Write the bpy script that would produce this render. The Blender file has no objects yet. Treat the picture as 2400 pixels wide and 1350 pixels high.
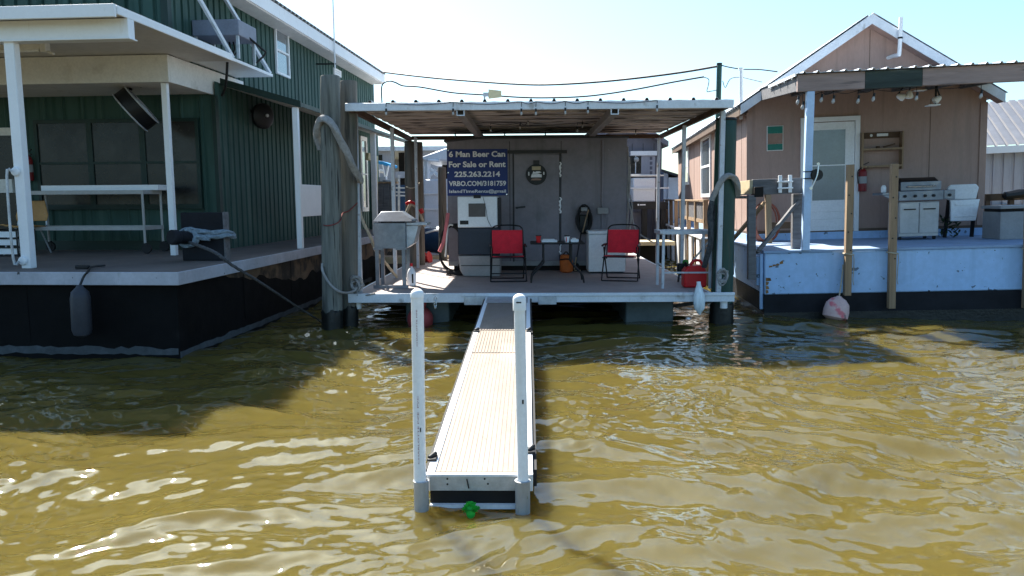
import bpy, math, random
import numpy as np
from mathutils import Vector, Matrix, noise as mnoise
sc = bpy.context.scene
col = sc.collection
random.seed(7)
R = math.radians

# ---------------------------------------------------------------- camera
CAM_H, PITCH, YAW, ROLL, FPX = 1.9, R(6.67), R(1.22), R(0.34), 1780.0
fw = Vector((-math.sin(YAW)*math.cos(PITCH), math.cos(YAW)*math.cos(PITCH), -math.sin(PITCH)))
r0 = Vector((math.cos(YAW), math.sin(YAW), 0)); u0 = r0.cross(fw)
rt = r0*math.cos(ROLL) - u0*math.sin(ROLL); up = u0*math.cos(ROLL) + r0*math.sin(ROLL)
CP = Vector((0, 0, CAM_H))
cd = bpy.data.cameras.new('camera'); cam = bpy.data.objects.new('camera', cd); col.objects.link(cam)
mw = Matrix((rt, up, -fw)).transposed().to_4x4(); mw.translation = CP
cam.matrix_world = mw
cd.sensor_width = 36; cd.lens = 36*FPX/2400; cd.clip_start = 0.05; cd.clip_end = 8000
sc.camera = cam
# ---------------------------------------------------------------- sky, sun, exposure
SUN = Vector((-0.47, 0.75, 1.0)).normalized()
w = bpy.data.worlds.new('World'); sc.world = w; w.use_nodes = True
nt = w.node_tree; nt.nodes.clear()
sky = nt.nodes.new('ShaderNodeTexSky'); sky.sky_type = 'NISHITA'; sky.sun_disc = False
sky.sun_elevation = math.asin(SUN.z); sky.sun_rotation = math.atan2(SUN.x, SUN.y)
sky.air_density = 1.0; sky.dust_density = 1.4; sky.ozone_density = 1.5; sky.altitude = 0
bg = nt.nodes.new('ShaderNodeBackground'); bg.inputs[1].default_value = 0.088
wo = nt.nodes.new('ShaderNodeOutputWorld')
tint = nt.nodes.new('ShaderNodeMix'); tint.data_type = 'RGBA'; tint.blend_type = 'MULTIPLY'; tint.inputs[0].default_value = 1; tint.inputs[7].default_value = (.77, .95, 1.0, 1)
nt.links.new(sky.outputs[0], tint.inputs[6]); nt.links.new(tint.outputs[2], bg.inputs[0]); nt.links.new(bg.outputs[0], wo.inputs[0])
ld = bpy.data.lights.new('sun', 'SUN'); ld.energy = 5.0; ld.angle = R(0.53); ld.color = (1, .95, .86)
lo = bpy.data.objects.new('sun', ld); col.objects.link(lo)
lo.rotation_euler = SUN.to_track_quat('Z', 'Y').to_euler(); lo.location = (-20, 30, 40)
sc.view_settings.view_transform = 'Standard'; sc.view_settings.look = 'None'
sc.view_settings.exposure = 1.6; sc.view_settings.gamma = 1

# ---------------------------------------------------------------- frames: one per floating barge
class Fr:
    def __init__(s, o, yaw=0, lst=0):
        a, b = R(yaw), R(lst)
        x = Vector((math.cos(a), math.sin(a), 0)); y = Vector((-math.sin(a), math.cos(a), 0)); z = Vector((0, 0, 1))
        s.x = x*math.cos(b) + z*math.sin(b); s.z = z*math.cos(b) - x*math.sin(b); s.y = y; s.o = Vector(o)
    def rot(s): return Matrix((s.x, s.y, s.z)).transposed()
    def wd(s, p): return s.o + s.rot() @ Vector(p)
    def loc(s, p): return s.rot().transposed() @ (Vector(p) - s.o)
    def sub(s, org, yaw=0, pitch=0, roll=0):
        f = Fr((0, 0, 0)); f.o = s.wd(org)
        m = s.rot() @ Matrix.Rotation(R(yaw), 3, 'Z') @ Matrix.Rotation(R(pitch), 3, 'X') @ Matrix.Rotation(R(roll), 3, 'Y')
        f.x, f.y, f.z = m.col[0].copy(), m.col[1].copy(), m.col[2].copy(); return f
    def at(s, px, py, **k):
        (ax, v), = k.items(); i = 'xyz'.index(ax)
        c = s.loc(CP); d = s.rot().transposed() @ (fw + rt*((px-1200)/FPX) - up*((py-675)/FPX))
        t = (v - c[i])/d[i]; return c + d*t
FC = Fr((0, 0, 0)); FL = Fr((-4.2, 8.93, 0), -3.3); FR = Fr((3.78, 12.1, 0), -5, 1.6)

# ---------------------------------------------------------------- materials
def mat(name, c, rough=.6, metal=0., var=.14, vs=3., st=(1, 1, 1), bump=0., bs=40., spots=(), spec=.4, fine=.06, trans=0., ior=1.45, coat=0.):
    m = bpy.data.materials.new(name); m.use_nodes = True
    N, L = m.node_tree.nodes, m.node_tree.links
    b = N['Principled BSDF']; b.inputs['Roughness'].default_value = rough; b.inputs['Metallic'].default_value = metal
    b.inputs['Specular IOR Level'].default_value = spec; b.inputs['IOR'].default_value = ior
    b.inputs['Transmission Weight'].default_value = trans; b.inputs['Coat Weight'].default_value = coat
    tc = N.new('ShaderNodeTexCoord'); mp = N.new('ShaderNodeMapping'); mp.inputs['Scale'].default_value = st
    L.new(tc.outputs['Object'], mp.inputs[0])
    def nz(scale, det=5., vec=None):
        n = N.new('ShaderNodeTexNoise'); n.inputs['Scale'].default_value = scale; n.inputs['Detail'].default_value = det
        n.inputs['Roughness'].default_value = .6
        L.new((vec or mp).outputs[0] if vec is None or vec is mp else vec.outputs['Object'], n.inputs['Vector']); return n
    def ramp(src, lo, hi):
        r = N.new('ShaderNodeMapRange'); r.inputs[1].default_value = lo; r.inputs[2].default_value = hi
        L.new(src, r.inputs[0]); return r.outputs[0]
    def mix(f, a, bb):
        x = N.new('ShaderNodeMix'); x.data_type = 'RGBA'
        if hasattr(f, 'links'): L.new(f, x.inputs[0])
        for i, v in ((6, a), (7, bb)):
            if hasattr(v, 'links'): L.new(v, x.inputs[i])
            else: x.inputs[i].default_value = (*v, 1)
        return x.outputs[2]
    cl = lambda k: tuple(min(1, max(0, q*k)) for q in c)
    out = mix(ramp(nz(vs).outputs[0], .3, .7), cl(1-var), cl(1+var))
    if fine:
        o2 = mix(ramp(nz(vs*9, 3).outputs[0], .3, .7), (1-fine*2,)*3, (1, 1, 1))
        x = N.new('ShaderNodeMix'); x.data_type = 'RGBA'; x.blend_type = 'MULTIPLY'; x.inputs[0].default_value = 1
        L.new(out, x.inputs[6]); L.new(o2, x.inputs[7]); out = x.outputs[2]
    for (sc_, lo_, hi_, c2, st2) in spots:
        mp2 = N.new('ShaderNodeMapping'); mp2.inputs['Scale'].default_value = st2
        mp2.inputs['Location'].default_value = (3.1, 7.7, 1.3)
        L.new(tc.outputs['Object'], mp2.inputs[0])
        n = nz(sc_, 4, mp2) if False else N.new('ShaderNodeTexNoise')
        n.inputs['Scale'].default_value = sc_; n.inputs['Detail'].default_value = 5
        L.new(mp2.outputs[0], n.inputs['Vector'])
        out = mix(ramp(n.outputs[0], lo_, hi_), out, c2)
    L.new(out, b.inputs['Base Color'])
    rr = N.new('ShaderNodeMapRange'); rr.inputs[3].default_value = max(0, rough-.1); rr.inputs[4].default_value = min(1, rough+.12)
    L.new(nz(vs*2.3).outputs[0], rr.inputs[0]); L.new(rr.outputs[0], b.inputs['Roughness'])
    if bump:
        bm = N.new('ShaderNodeBump'); bm.inputs['Strength'].default_value = bump; bm.inputs['Distance'].default_value = .01
        L.new(nz(bs, 4).outputs[0], bm.inputs['Height']); L.new(bm.outputs[0], b.inputs['Normal'])
    return m
V1 = (1, 1, 1); VST = (6, 6, .5); HST = (.4, 6, 6)
M = {}
M['white'] = mat('white_paint', (0.84, 0.85, 0.86), .45, var=.03, fine=.02, spots=[(5, .66, .8, (.66, .64, .6), (2, 2, .5))])
M['white_clean'] = mat('white_enamel', (0.85, 0.86, 0.87), .35, var=.04)
M['cream'] = mat('cream_trim', (0.76, 0.74, 0.7), .55, var=.07, spots=[(3, .6, .8, (.45, .42, .37), V1)])
M['soffit'] = mat('soffit_panel', (0.62, 0.59, 0.56), .6, var=.08, vs=1.2)
M['green'] = mat('green_metal_siding', (0.046, 0.092, 0.077), .55, spec=.15, var=.2, vs=1.5, st=(1, 1, .3), spots=[(1.5, .54, .7, (.02, .054, .042), (7, 7, .2)), (2.2, .6, .85, (.085, .14, .115), (3, 3, .4)), (9, .68, .8, (.02, .045, .035), (2, 2, .6))])
M['greenflat'] = mat('green_dark_trim', (0.012, 0.032, 0.025), .5, var=.15)
M['hull'] = mat('black_hull_paint', (0.004, 0.004, 0.0045), .7, spec=.15, var=.4, vs=2, bump=.3, bs=9, spots=[(7, .72, .77, (.05, .045, .04), (1, 1, .5)), (2, .62, .85, (.018, .017, .017), V1)])
M['hull_rust'] = mat('brown_hull_paint', (.16, .105, .065), .75, var=.35, vs=2, bump=.3, bs=12, spots=[(3, .48, .62, (.03, .024, .02), V1)])
M['growth'] = mat('waterline_growth', (0.07, 0.08, 0.088), .9, var=.35, vs=6, bump=.5, bs=30, spots=[(8, .5, .6, (.06, .07, .075), (1, 1, .7))])
M['deckgray'] = mat('weathered_deck', (0.15, 0.125, 0.11), .8, var=.18, vs=1.6, bump=.2, bs=25, spots=[(2.4, .58, .8, (.15, .135, .12), V1)])
M['deckedge'] = mat('gray_deck_edge', (0.42, 0.43, 0.48), .7, var=.16, vs=2.5, spots=[(14, .7, .74, (.06, .06, .06), V1), (3, .62, .8, (.22, .22, .22), (3, 3, .6))])
M['campdeck'] = mat('painted_plywood_deck', (0.37, 0.31, 0.29), .7, var=.14, vs=1.3, bump=.15, bs=30, spots=[(3, .6, .8, (.26, .23, .22), V1)])
M['alu'] = mat('aluminium_trim', (0.7, 0.74, 0.79), .42, metal=.08, var=.1, vs=4, spots=[(6, .62, .74, (.36, .36, .36), (1, 1, .6))])
M['alu_dull'] = mat('dull_galvanised', (0.5, 0.52, 0.54), .5, metal=.5, var=.22, vs=9, bump=.1)
M['galv'] = mat('galvanised_tube', (0.55, 0.58, 0.63), .45, metal=.2, var=.14, vs=6, spots=[(9, .63, .72, (.24, .2, .17), V1)])
M['stain'] = mat('stainless_sheet', (0.2, 0.215, 0.245), .4, metal=.6, var=.2, vs=5, spots=[(4, .55, .75, (.3, .3, .31), V1)])
M['underroof'] = mat('stained_roof_underside', (0.56, 0.47, 0.41), .85, var=.3, vs=1.6, st=(.45, 3.2, 1), spots=[(1.5, .5, .62, (.085, .07, .06), (.5, 3.6, 1)), (3, .56, .64, (.13, .11, .095), (.8, 4, 1)), (4, .58, .68, (.66, .61, .56), (.4, 3, 1))])
M['roofmetal'] = mat('corrugated_roof_metal', (.36, .37, .38), .5, metal=.3, var=.2, spots=[(3, .55, .7, (.22, .19, .17), V1)])
M['roofdark'] = mat('dark_roof_edge', (.06, .058, .056), .6, var=.3)
M['camp'] = mat('gray_painted_cabin', (0.25, 0.23, 0.255), .6, var=.12, vs=1.5, bump=.12, bs=18, spots=[(1.3, .54, .72, (.19, .175, .19), (6, 6, .25)), (2.2, .6, .85, (.12, .122, .13), (1, 1, .6)), (11, .72, .76, (.3, .3, .31), V1)])
M['camptrim'] = mat('dark_cabin_trim', (.05, .05, .053), .6)
M['pont'] = mat('gray_pontoon', (0.09, 0.115, 0.12), .55, var=.25, vs=2, spots=[(2.5, .5, .75, (.05, .06, .06), (1, 1, 2))])
M['pile'] = mat('weathered_pile_wood', (0.175, 0.18, 0.16), .85, var=.3, vs=2.4, st=(5, 5, .35), bump=1., bs=8, spots=[(3, .52, .66, (.08, .085, .075), (5, 5, .4)), (6, .60, .66, (.03, .032, .03), (5, 5, .22)), (2, .58, .75, (.33, .32, .27), (4, 4, .3))])
M['pile_brown'] = mat('weathered_brown_pile', (0.15, 0.14, 0.12), .85, var=.3, vs=2.4, st=(5, 5, .35), bump=.9, bs=8, spots=[(3, .56, .7, (.045, .045, .04), (5, 5, .4)), (2.2, .56, .75, (.075, .1, .07), (3, 3, .6))])
M['pile_green'] = mat('green_sleeved_pile', (0.021, 0.062, 0.048), .45, var=.2, vs=2, st=(3, 3, .5), bump=.2, bs=10, spots=[(3, .6, .75, (.05, .06, .045), (3, 3, .5))])
M['wet'] = mat('wet_pile_base', (.014, .015, .014), .35, var=.4, vs=6, bump=.8, bs=22, spots=[(9, .66, .74, (.035, .035, .03), V1)])
M['wood'] = mat('bare_lumber', (0.3, 0.205, 0.125), .8, var=.2, vs=2.5, st=(6, 6, .5), bump=.35, bs=10, spots=[(5, .64, .75, (.17, .125, .085), (5, 5, .5))])
M['wood_gray'] = mat('gray_timber', (0.16, 0.158, 0.165), .85, var=.3, vs=2.5, st=(1, 6, 6), bump=.5, bs=12, spots=[(4, .6, .72, (.07, .066, .062), (.8, 6, 6))])
M['wood_yel'] = mat('yellow_plywood', (.55, .45, .29), .75, var=.12, st=(3, 1, 3))
M['beam_brown'] = mat('brown_beam', (0.34, 0.25, 0.225), .75, var=.22, vs=1.6, st=(.5, 5, 5), bump=.3, bs=10, spots=[(3, .6, .75, (.10, .08, .075), (.5, 5, 5))])
M['beam_green'] = mat('green_patched_board', (.035, .05, .045), .7, var=.4, vs=2, st=(.6, 5, 5), spots=[(3, .55, .72, (.12, .14, .135), (.5, 6, 6))])
M['pink'] = mat('pink_beige_siding', (0.4, 0.275, 0.23), .75, var=.06, vs=2, st=(2, 2, .5), bump=.08, bs=30, spots=[(1.2, .54, .75, (.27, .19, .16), (6, 6, .25)), (2, .6, .85, (.30, .225, .19), (4, 4, .3))])
M['browntrim'] = mat('brown_eave', (.15, .10, .07), .7, var=.2)
M['blue'] = mat('light_blue_hull_paint', (0.38, 0.58, 0.86), .5, var=.07, vs=1.5, bump=.15, bs=7, spots=[(1.5, .56, .75, (.30, .47, .70), (5, 5, .3)), (2.2, .62, .9, (.15, .29, .50), (1, 1, .5)), (8, .665, .68, (.12, .17, .25), V1), (17, .70, .72, (.06, .07, .10), V1)])
M['bluedeck'] = mat('blue_deck_paint', (0.27, 0.38, 0.55), .6, var=.12, vs=2, spots=[(5, .62, .72, (.25, .28, .33), V1)])
M['bluepost'] = mat('pale_blue_paint', (0.5, 0.66, 0.88), .45, var=.1, spots=[(8, .68, .74, (.5, .5, .48), (1, 1, .4))])
M['rust'] = mat('rust_streak', (.27, .14, .05), .9, var=.5, vs=9)
M['navyband'] = mat('dark_bottom_paint', (.014, .015, .019), .65, spec=.2, var=.3, bump=.3, bs=10)
M['glass_dark'] = mat('dark_window_screen', (0.012, 0.011, 0.01), .25, var=.3, vs=1.5, spots=[(1.5, .5, .75, (.05, .046, .04), V1)])
M['glass'] = mat('window_glass', (.10, .13, .15), .06, var=.15, spec=.9, coat=1.)
M['door_glass'] = mat('storm_door_glass', (.16, .20, .23), .1, var=.12, spec=.8)
M['black'] = mat('black_metal', (0.01, 0.01, 0.011), .45, var=.3)
M['rubber'] = mat('black_rubber', (.017, .017, .018), .65, var=.3, bump=.1)
M['red'] = mat('red_fabric', (0.72, 0.02, 0.04), .75, var=.14, vs=6, bump=.25, bs=220, st=V1)
M['redplastic'] = mat('red_plastic', (0.62, 0.018, 0.022), .4, var=.12)
M['orange'] = mat('orange_bag', (0.55, 0.13, 0.025), .65, var=.2, vs=8)
M['navy'] = mat('navy_panel', (.018, .022, .036), .4, var=.15)
M['graybin'] = mat('gray_bin_plastic', (0.3, 0.3, 0.3), .55, var=.12)
M['offwhite'] = mat('appliance_white', (0.8, 0.84, 0.86), .4, var=.05)
M['vent'] = mat('gray_vent_mesh', (.115, .11, .105), .7, var=.12, bump=.4, bs=200)
M['bannerblue'] = mat('blue_banner_vinyl', (0.022, 0.045, 0.2), .5, var=.07, vs=2)
M['letter'] = mat('white_lettering', (0.88, 0.88, 0.9), .6, var=.03)
M['rope'] = mat('gray_rope', (.33, .32, .31), .9, var=.2, vs=18, bump=.8, bs=90)
M['rope_blue'] = mat('pale_blue_rope', (0.22, 0.28, 0.33), .9, var=.35, vs=22, bump=.8, bs=90)
M['rope_tan'] = mat('tan_rope', (.46, .40, .30), .9, var=.2, vs=18, bump=.8, bs=90)
M['rope_dark'] = mat('dark_rope', (0.06, 0.065, 0.07), .9, var=.5, vs=22, bump=.8, bs=90)
M['rope_red'] = mat('red_rope', (.20, .045, .04), .9, var=.3, vs=18)
M['hose_pink'] = mat('faded_red_hose', (.60, .17, .18), .6, var=.15)
M['hose_red'] = mat('red_brown_hose', (.27, .09, .06), .6, var=.2)
M['fend_gray'] = mat('gray_fender', (0.04, 0.042, 0.052), .5, var=.2, vs=5)
M['fend_pink'] = mat('worn_pink_fender', (.68, .46, .42), .5, var=.16, vs=5, spots=[(4, .56, .62, (.62, .16, .18), V1), (6, .63, .66, (.2, .16, .16), V1)])
M['fend_red'] = mat('red_round_fender', (.40, .07, .075), .5, var=.2, vs=5)
M['fend_white'] = mat('dirty_white_fender', (.72, .80, .84), .5, var=.18, vs=9, st=(3, 3, .6), spots=[(5, .6, .7, (.33, .36, .36), (4, 4, .6))])
M['pvc'] = mat('white_pvc', (0.84, 0.86, 0.88), .32, var=.04, spots=[(1.4, .58, .8, (.66, .65, .60), (4, 4, .3)), (7, .68, .78, (.55, .55, .54), (3, 3, .3))])
M['ramp'] = mat('ribbed_gangway_deck', (0.29, 0.24, 0.195), .55, metal=.1, var=.1, vs=3, st=(2, .6, 1), spots=[(1.6, .57, .70, (.27, .23, .20), (1.2, .7, 1)), (2, .55, .8, (.50, .38, .30), (1.5, .5, 1)), (22, .72, .74, (.12, .11, .1), V1)])
M['greenlure'] = mat('bright_green_mesh', (.02, .42, .05), .6, var=.3, vs=20)
M['print'] = mat('printed_ink', (0.36, 0.17, 0.19), .7)
M['printblack'] = mat('black_ink', (.02, .02, .02), .7)
M['reddark'] = mat('dark_red_enamel', (.20, .012, .014), .4, var=.15)
M['condenser'] = mat('gray_condenser_panel', (.22, .24, .30), .5, var=.12)
M['pvc_sleeve'] = mat('stained_gray_sleeve', (.36, .37, .38), .6, var=.15, spots=[(5, .5, .75, (.25, .25, .235), (3, 3, .4)), (14, .66, .74, (.16, .17, .12), (2, 2, 1))])
M['cart'] = mat('cart_metal', (.42, .41, .39), .5, var=.1)
M['grillsteel'] = mat('dull_grill_steel', (.46, .45, .44), .42, metal=.3, var=.12, spots=[(4, .6, .8, (.3, .29, .28), V1)])
M['beamdirty'] = mat('dirty_canopy_beam', (.30, .265, .245), .7, var=.25, st=(2, .5, 2))
M['tan'] = mat('tan_plastic', (.52, .27, .09), .5, var=.12)
M['brown'] = mat('dark_brown_wood', (.10, .055, .03), .7, var=.3)
M['copper'] = mat('copper_tint', (.32, .2, .15), .6, var=.2)
M['teal'] = mat('teal_enamel', (.01, .17, .125), .4, var=.15)
M['yellow'] = mat('faded_yellow_panel', (.62, .55, .33), .5)
M['graysiding'] = mat('gray_board_siding', (0.15, 0.15, 0.18), .7, var=.12, st=(4, 4, .4))
M['graymetal'] = mat('gray_metal_siding', (0.38, 0.385, 0.43), .45, var=.1, st=(4, 4, .4))
M['grayroof'] = mat('silver_ribbed_roof', (0.2, 0.2, 0.215), .4, metal=.3, var=.12)
M['shade'] = mat('shade_and_black', (.012, .010, .009), .8)  # near-black: shade put into openings and gaps as colour, plus plain black parts
M['tarpblue'] = mat('bright_blue_tarp', (.03, .30, .62), .6, var=.15)
M['boatwhite'] = mat('white_gelcoat', (.72, .75, .80), .3, var=.04)
M['carblue'] = mat('dark_blue_hull', (.02, .05, .11), .3, var=.15)
M['bulb'] = mat('bulb_glass', (.42, .41, .39), .12, var=.05, spec=.8)
M['wire'] = mat('cable_black', (.03, .03, .032), .6)
M['concrete'] = mat('shore_ground', (.22, .2, .17), .9, var=.2)
M['silver'] = mat('bright_steel', (.6, .6, .6), .25, metal=.9)
M['trimgreen'] = mat('green_trimmer_plastic', (.03, .22, .03), .5)
M['leaf'] = mat('dark_leaves', (.03, .05, .02), .7, var=.4)

# ---------------------------------------------------------------- mesh builder
class MB:
    def __init__(s): s.v = []; s.f = []
    def add(s, vs, fs):
        n = len(s.v); s.v += [Vector(p) for p in vs]; s.f += [tuple(i+n for i in f) for f in fs]; return s
    def box(s, x0, x1, y0, y1, z0, z1):
        x0, x1 = sorted((x0, x1)); y0, y1 = sorted((y0, y1)); z0, z1 = sorted((z0, z1))
        return s.add([(x, y, z) for z in (z0, z1) for y in (y0, y1) for x in (x0, x1)],
                     [(0, 2, 3, 1), (4, 5, 7, 6), (0, 1, 5, 4), (2, 6, 7, 3), (0, 4, 6, 2), (1, 3, 7, 5)])
    def bar(s, p, q, w_, h_, upv=(0, 0, 1)):
        p, q = Vector(p), Vector(q); d = (q-p).normalized(); u_ = Vector(upv)
        if abs(d.dot(u_)) > .98: u_ = Vector((0, 1, 0))
        a = d.cross(u_).normalized(); b = a.cross(d).normalized()
        vs = [c + a*i*w_/2 + b*j*h_/2 for c in (p, q) for i, j in ((-1, -1), (1, -1), (1, 1), (-1, 1))]
        return s.add(vs, [(3, 2, 1, 0), (4, 5, 6, 7), (0, 1, 5, 4), (1, 2, 6, 5), (2, 3, 7, 6), (3, 0, 4, 7)])
    def tube(s, pts, r, n=8, sub=0, closed=False, caps=True, jit=0, tw=0):
        P = [Vector(p) for p in pts]
        if sub:
            Q = []; m = len(P); rng = m if closed else m-1
            for i in range(rng):
                g = lambda k: P[k % m] if closed else P[min(max(k, 0), m-1)]
                a, b, c, d = g(i-1), g(i), g(i+1), g(i+2)
                for k in range(sub):
                    t = k/sub
                    Q.append(.5*((2*b)+(c-a)*t+(2*a-5*b+4*c-d)*t*t+(3*b-a-3*c+d)*t**3))
            if not closed: Q.append(P[-1])
            P = Q
        m = len(P); rs = r if isinstance(r, (list, tuple)) else [r]*m
        if len(rs) != m: rs = [rs[0]+(rs[-1]-rs[0])*i/(m-1) for i in range(m)]
        base = len(s.v); N_ = None; arc = 0
        for i in range(m):
            if i: arc += (P[i]-P[i-1]).length
            if closed: t = (P[(i+1) % m]-P[i-1])
            else: t = P[min(i+1, m-1)]-P[max(i-1, 0)]
            t = t.normalized() if t.length > 1e-9 else Vector((0, 0, 1))
            if N_ is None: N_ = t.orthogonal().normalized()
            N_ = (N_ - t*N_.dot(t)); N_ = N_.normalized() if N_.length > 1e-6 else t.orthogonal().normalized()
            B = t.cross(N_)
            for k in range(n):
                a = 2*math.pi*k/n
                s.v.append(P[i] + (N_*math.cos(a)+B*math.sin(a))*rs[i]*(1+jit*(random.random()-.5))*((1+.16*math.cos(3*a+tw*arc/rs[i])) if tw else 1))
        rng = m if closed else m-1
        for i in range(rng):
            for k in range(n):
                a, b = base+i*n+k, base+i*n+(k+1) % n; c, d = base+((i+1) % m)*n+(k+1) % n, base+((i+1) % m)*n+k
                s.f.append((a, b, c, d))
        if caps and not closed:
            s.f.append(tuple(base+k for k in reversed(range(n)))); s.f.append(tuple(base+(m-1)*n+k for k in range(n)))
        return s
    def cyl(s, p, q, r, r2=None, n=16): return s.tube([p, q], [r, r if r2 is None else r2], n)
    def lathe(s, prof, o=(0, 0, 0), n=24, ax=(0, 0, 1)):
        ax = Vector(ax).normalized(); a = ax.orthogonal().normalized(); b = ax.cross(a); o = Vector(o); base = len(s.v)
        for r, z in prof:
            for k in range(n):
                t = 2*math.pi*k/n; s.v.append(o+ax*z+(a*math.cos(t)+b*math.sin(t))*max(r, 1e-4))
        for i in range(len(prof)-1):
            for k in range(n):
                s.f.append((base+i*n+k, base+i*n+(k+1) % n, base+(i+1)*n+(k+1) % n, base+(i+1)*n+k))
        s.f.append(tuple(base+k for k in reversed(range(n)))); s.f.append(tuple(base+(len(prof)-1)*n+k for k in range(n)))
        return s
    def prism(s, poly, d, off=(0, 0, 0)):          # poly: 3-D points in one plane, extruded by vector d
        n = len(poly); d = Vector(d); P = [Vector(p)+Vector(off) for p in poly]
        s.add(P+[p+d for p in P], [tuple(reversed(range(n))), tuple(range(n, 2*n))] + [(i, (i+1) % n, n+(i+1) % n, n+i) for i in range(n)])
        return s
    def ribbed(s, o, u, v, n, W, H, prof, th=.006, topf=None):   # sheet from o: W along u (across the ribs), H along v; prof = [(pos, offset)...] per pitch, last pos = pitch
        o, u, v, n = map(Vector, (o, u, v, n)); pitch = prof[-1][0]; pts = []; x = 0
        while x < W-1e-6:
            for p_, h_ in prof[:-1]:
                if x+p_ < W: pts.append((x+p_, h_))
            x += pitch
        pts.append((W, 0)); base = len(s.v); m = len(pts)
        for lay in (0, 1):
            for e in (0, 1):
                for a, h_ in pts:
                    hh = (topf(a) if topf else H) if e else 0
                    s.v.append(o+u*a+v*hh+n*(h_-lay*th))
        g = lambda lay, e, i: base+lay*2*m+e*m+i
        for i in range(m-1):
            s.f.append((g(0, 0, i), g(0, 0, i+1), g(0, 1, i+1), g(0, 1, i)))
            s.f.append((g(1, 0, i+1), g(1, 0, i), g(1, 1, i), g(1, 1, i+1)))
            for e in (0, 1): s.f.append((g(0, e, i), g(1, e, i), g(1, e, i+1), g(0, e, i+1)))
        for i in (0, m-1): s.f.append((g(0, 0, i), g(0, 1, i), g(1, 1, i), g(1, 0, i)))
        return s
RIB = [(0, .038), (.15, .038), (.165, 0), (.205, 0), (.22, .038), (.22, .038)]
RIBS = [(0, 0), (.10, 0), (.115, .02), (.135, .02), (.15, 0), (.15, 0)]
RIBR = [(0, 0), (.10, .004), (.2, 0), (.27, 0), (.285, .035), (.315, .035), (.33, 0), (.33, 0)]

def mesh(name, mb, m, parent=None, org=(0, 0, 0), bevel=0, smooth=35):
    me = bpy.data.meshes.new(name); o_ = Vector(org)
    me.from_pydata([tuple(p-o_) for p in mb.v], [], mb.f); me.update()
    import bmesh
    b = bmesh.new(); b.from_mesh(me); bmesh.ops.recalc_face_normals(b, faces=b.faces); b.to_mesh(me); b.free()
    me.materials.append(M[m] if isinstance(m, str) else m)
    if smooth:
        me.shade_smooth(); me.set_sharp_from_angle(angle=R(smooth))
    o = bpy.data.objects.new(name, me); col.objects.link(o)
    if parent: o.parent = parent
    if bevel:
        md = o.modifiers.new('bevel', 'BEVEL'); md.width = bevel; md.segments = 2; md.limit_method = 'ANGLE'; md.angle_limit = R(40)
    return o
class T:                                            # a thing: an Empty at its base, parts as children
    def __init__(s, name, label, cat, fr=FC, org=(0, 0, 0), group=None):
        s.org = Vector(org); s.fr = fr
        s.e = bpy.data.objects.new(name, None); col.objects.link(s.e); s.e.empty_display_size = .2
        m4 = fr.rot().to_4x4(); m4.translation = fr.wd(org); s.e.matrix_world = m4
        s.e['label'] = label; s.e['category'] = cat
        if group: s.e['group'] = group
    def part(s, name, mb, m, parent=None, label=None, bevel=0, smooth=35):
        o = mesh(name, mb, m, parent or s.e, s.org, bevel, smooth)
        if label: o['label'] = label
        return o
def solo(name, label, cat, mb, m, fr=FC, org=(0, 0, 0), group=None, bevel=0, smooth=35, kind=None):
    o = mesh(name, mb, m, None, org, bevel, smooth)
    m4 = fr.rot().to_4x4(); m4.translation = fr.wd(org); o.matrix_world = m4
    if label: o['label'] = label; o['category'] = cat
    if group: o['group'] = group
    if kind: o['kind'] = kind
    return o
def copy_tree(o, parent=None):
    c = o.copy(); col.objects.link(c)
    if parent is not None: c.parent = parent
    for ch in list(o.children): copy_tree(ch, c)
    return c
def lettering(t, body, m, o, wid, hgt, parent=None, name='lettering', u=(1, 0, 0), v=(0, 0, 1), bold=.02, depth=.003):
    cu = bpy.data.curves.new('txt', 'FONT'); cu.body = body; cu.size = 1; cu.offset = bold; cu.resolution_u = 3
    ob = bpy.data.objects.new('txt', cu); col.objects.link(ob); bpy.context.view_layer.update()
    me = bpy.data.meshes.new_from_object(ob); bpy.data.objects.remove(ob)
    co = [p.co.copy() for p in me.vertices]; x0 = min(c.x for c in co); x1 = max(c.x for c in co); y0 = min(c.y for c in co); y1 = max(c.y for c in co)
    u, v, o = Vector(u), Vector(v), Vector(o); nrm = u.cross(v)
    mb = MB(); mb.add([o+u*((c.x-x0)/(x1-x0)*wid)+v*((c.y-y0)/(y1-y0)*hgt)+nrm*depth for c in co], [tuple(p.vertices) for p in me.polygons])
    bpy.data.meshes.remove(me)
    return t.part(name, mb, m, parent, smooth=0)
def px(F, *a, **k): return F.at(*a, **k)

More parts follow.
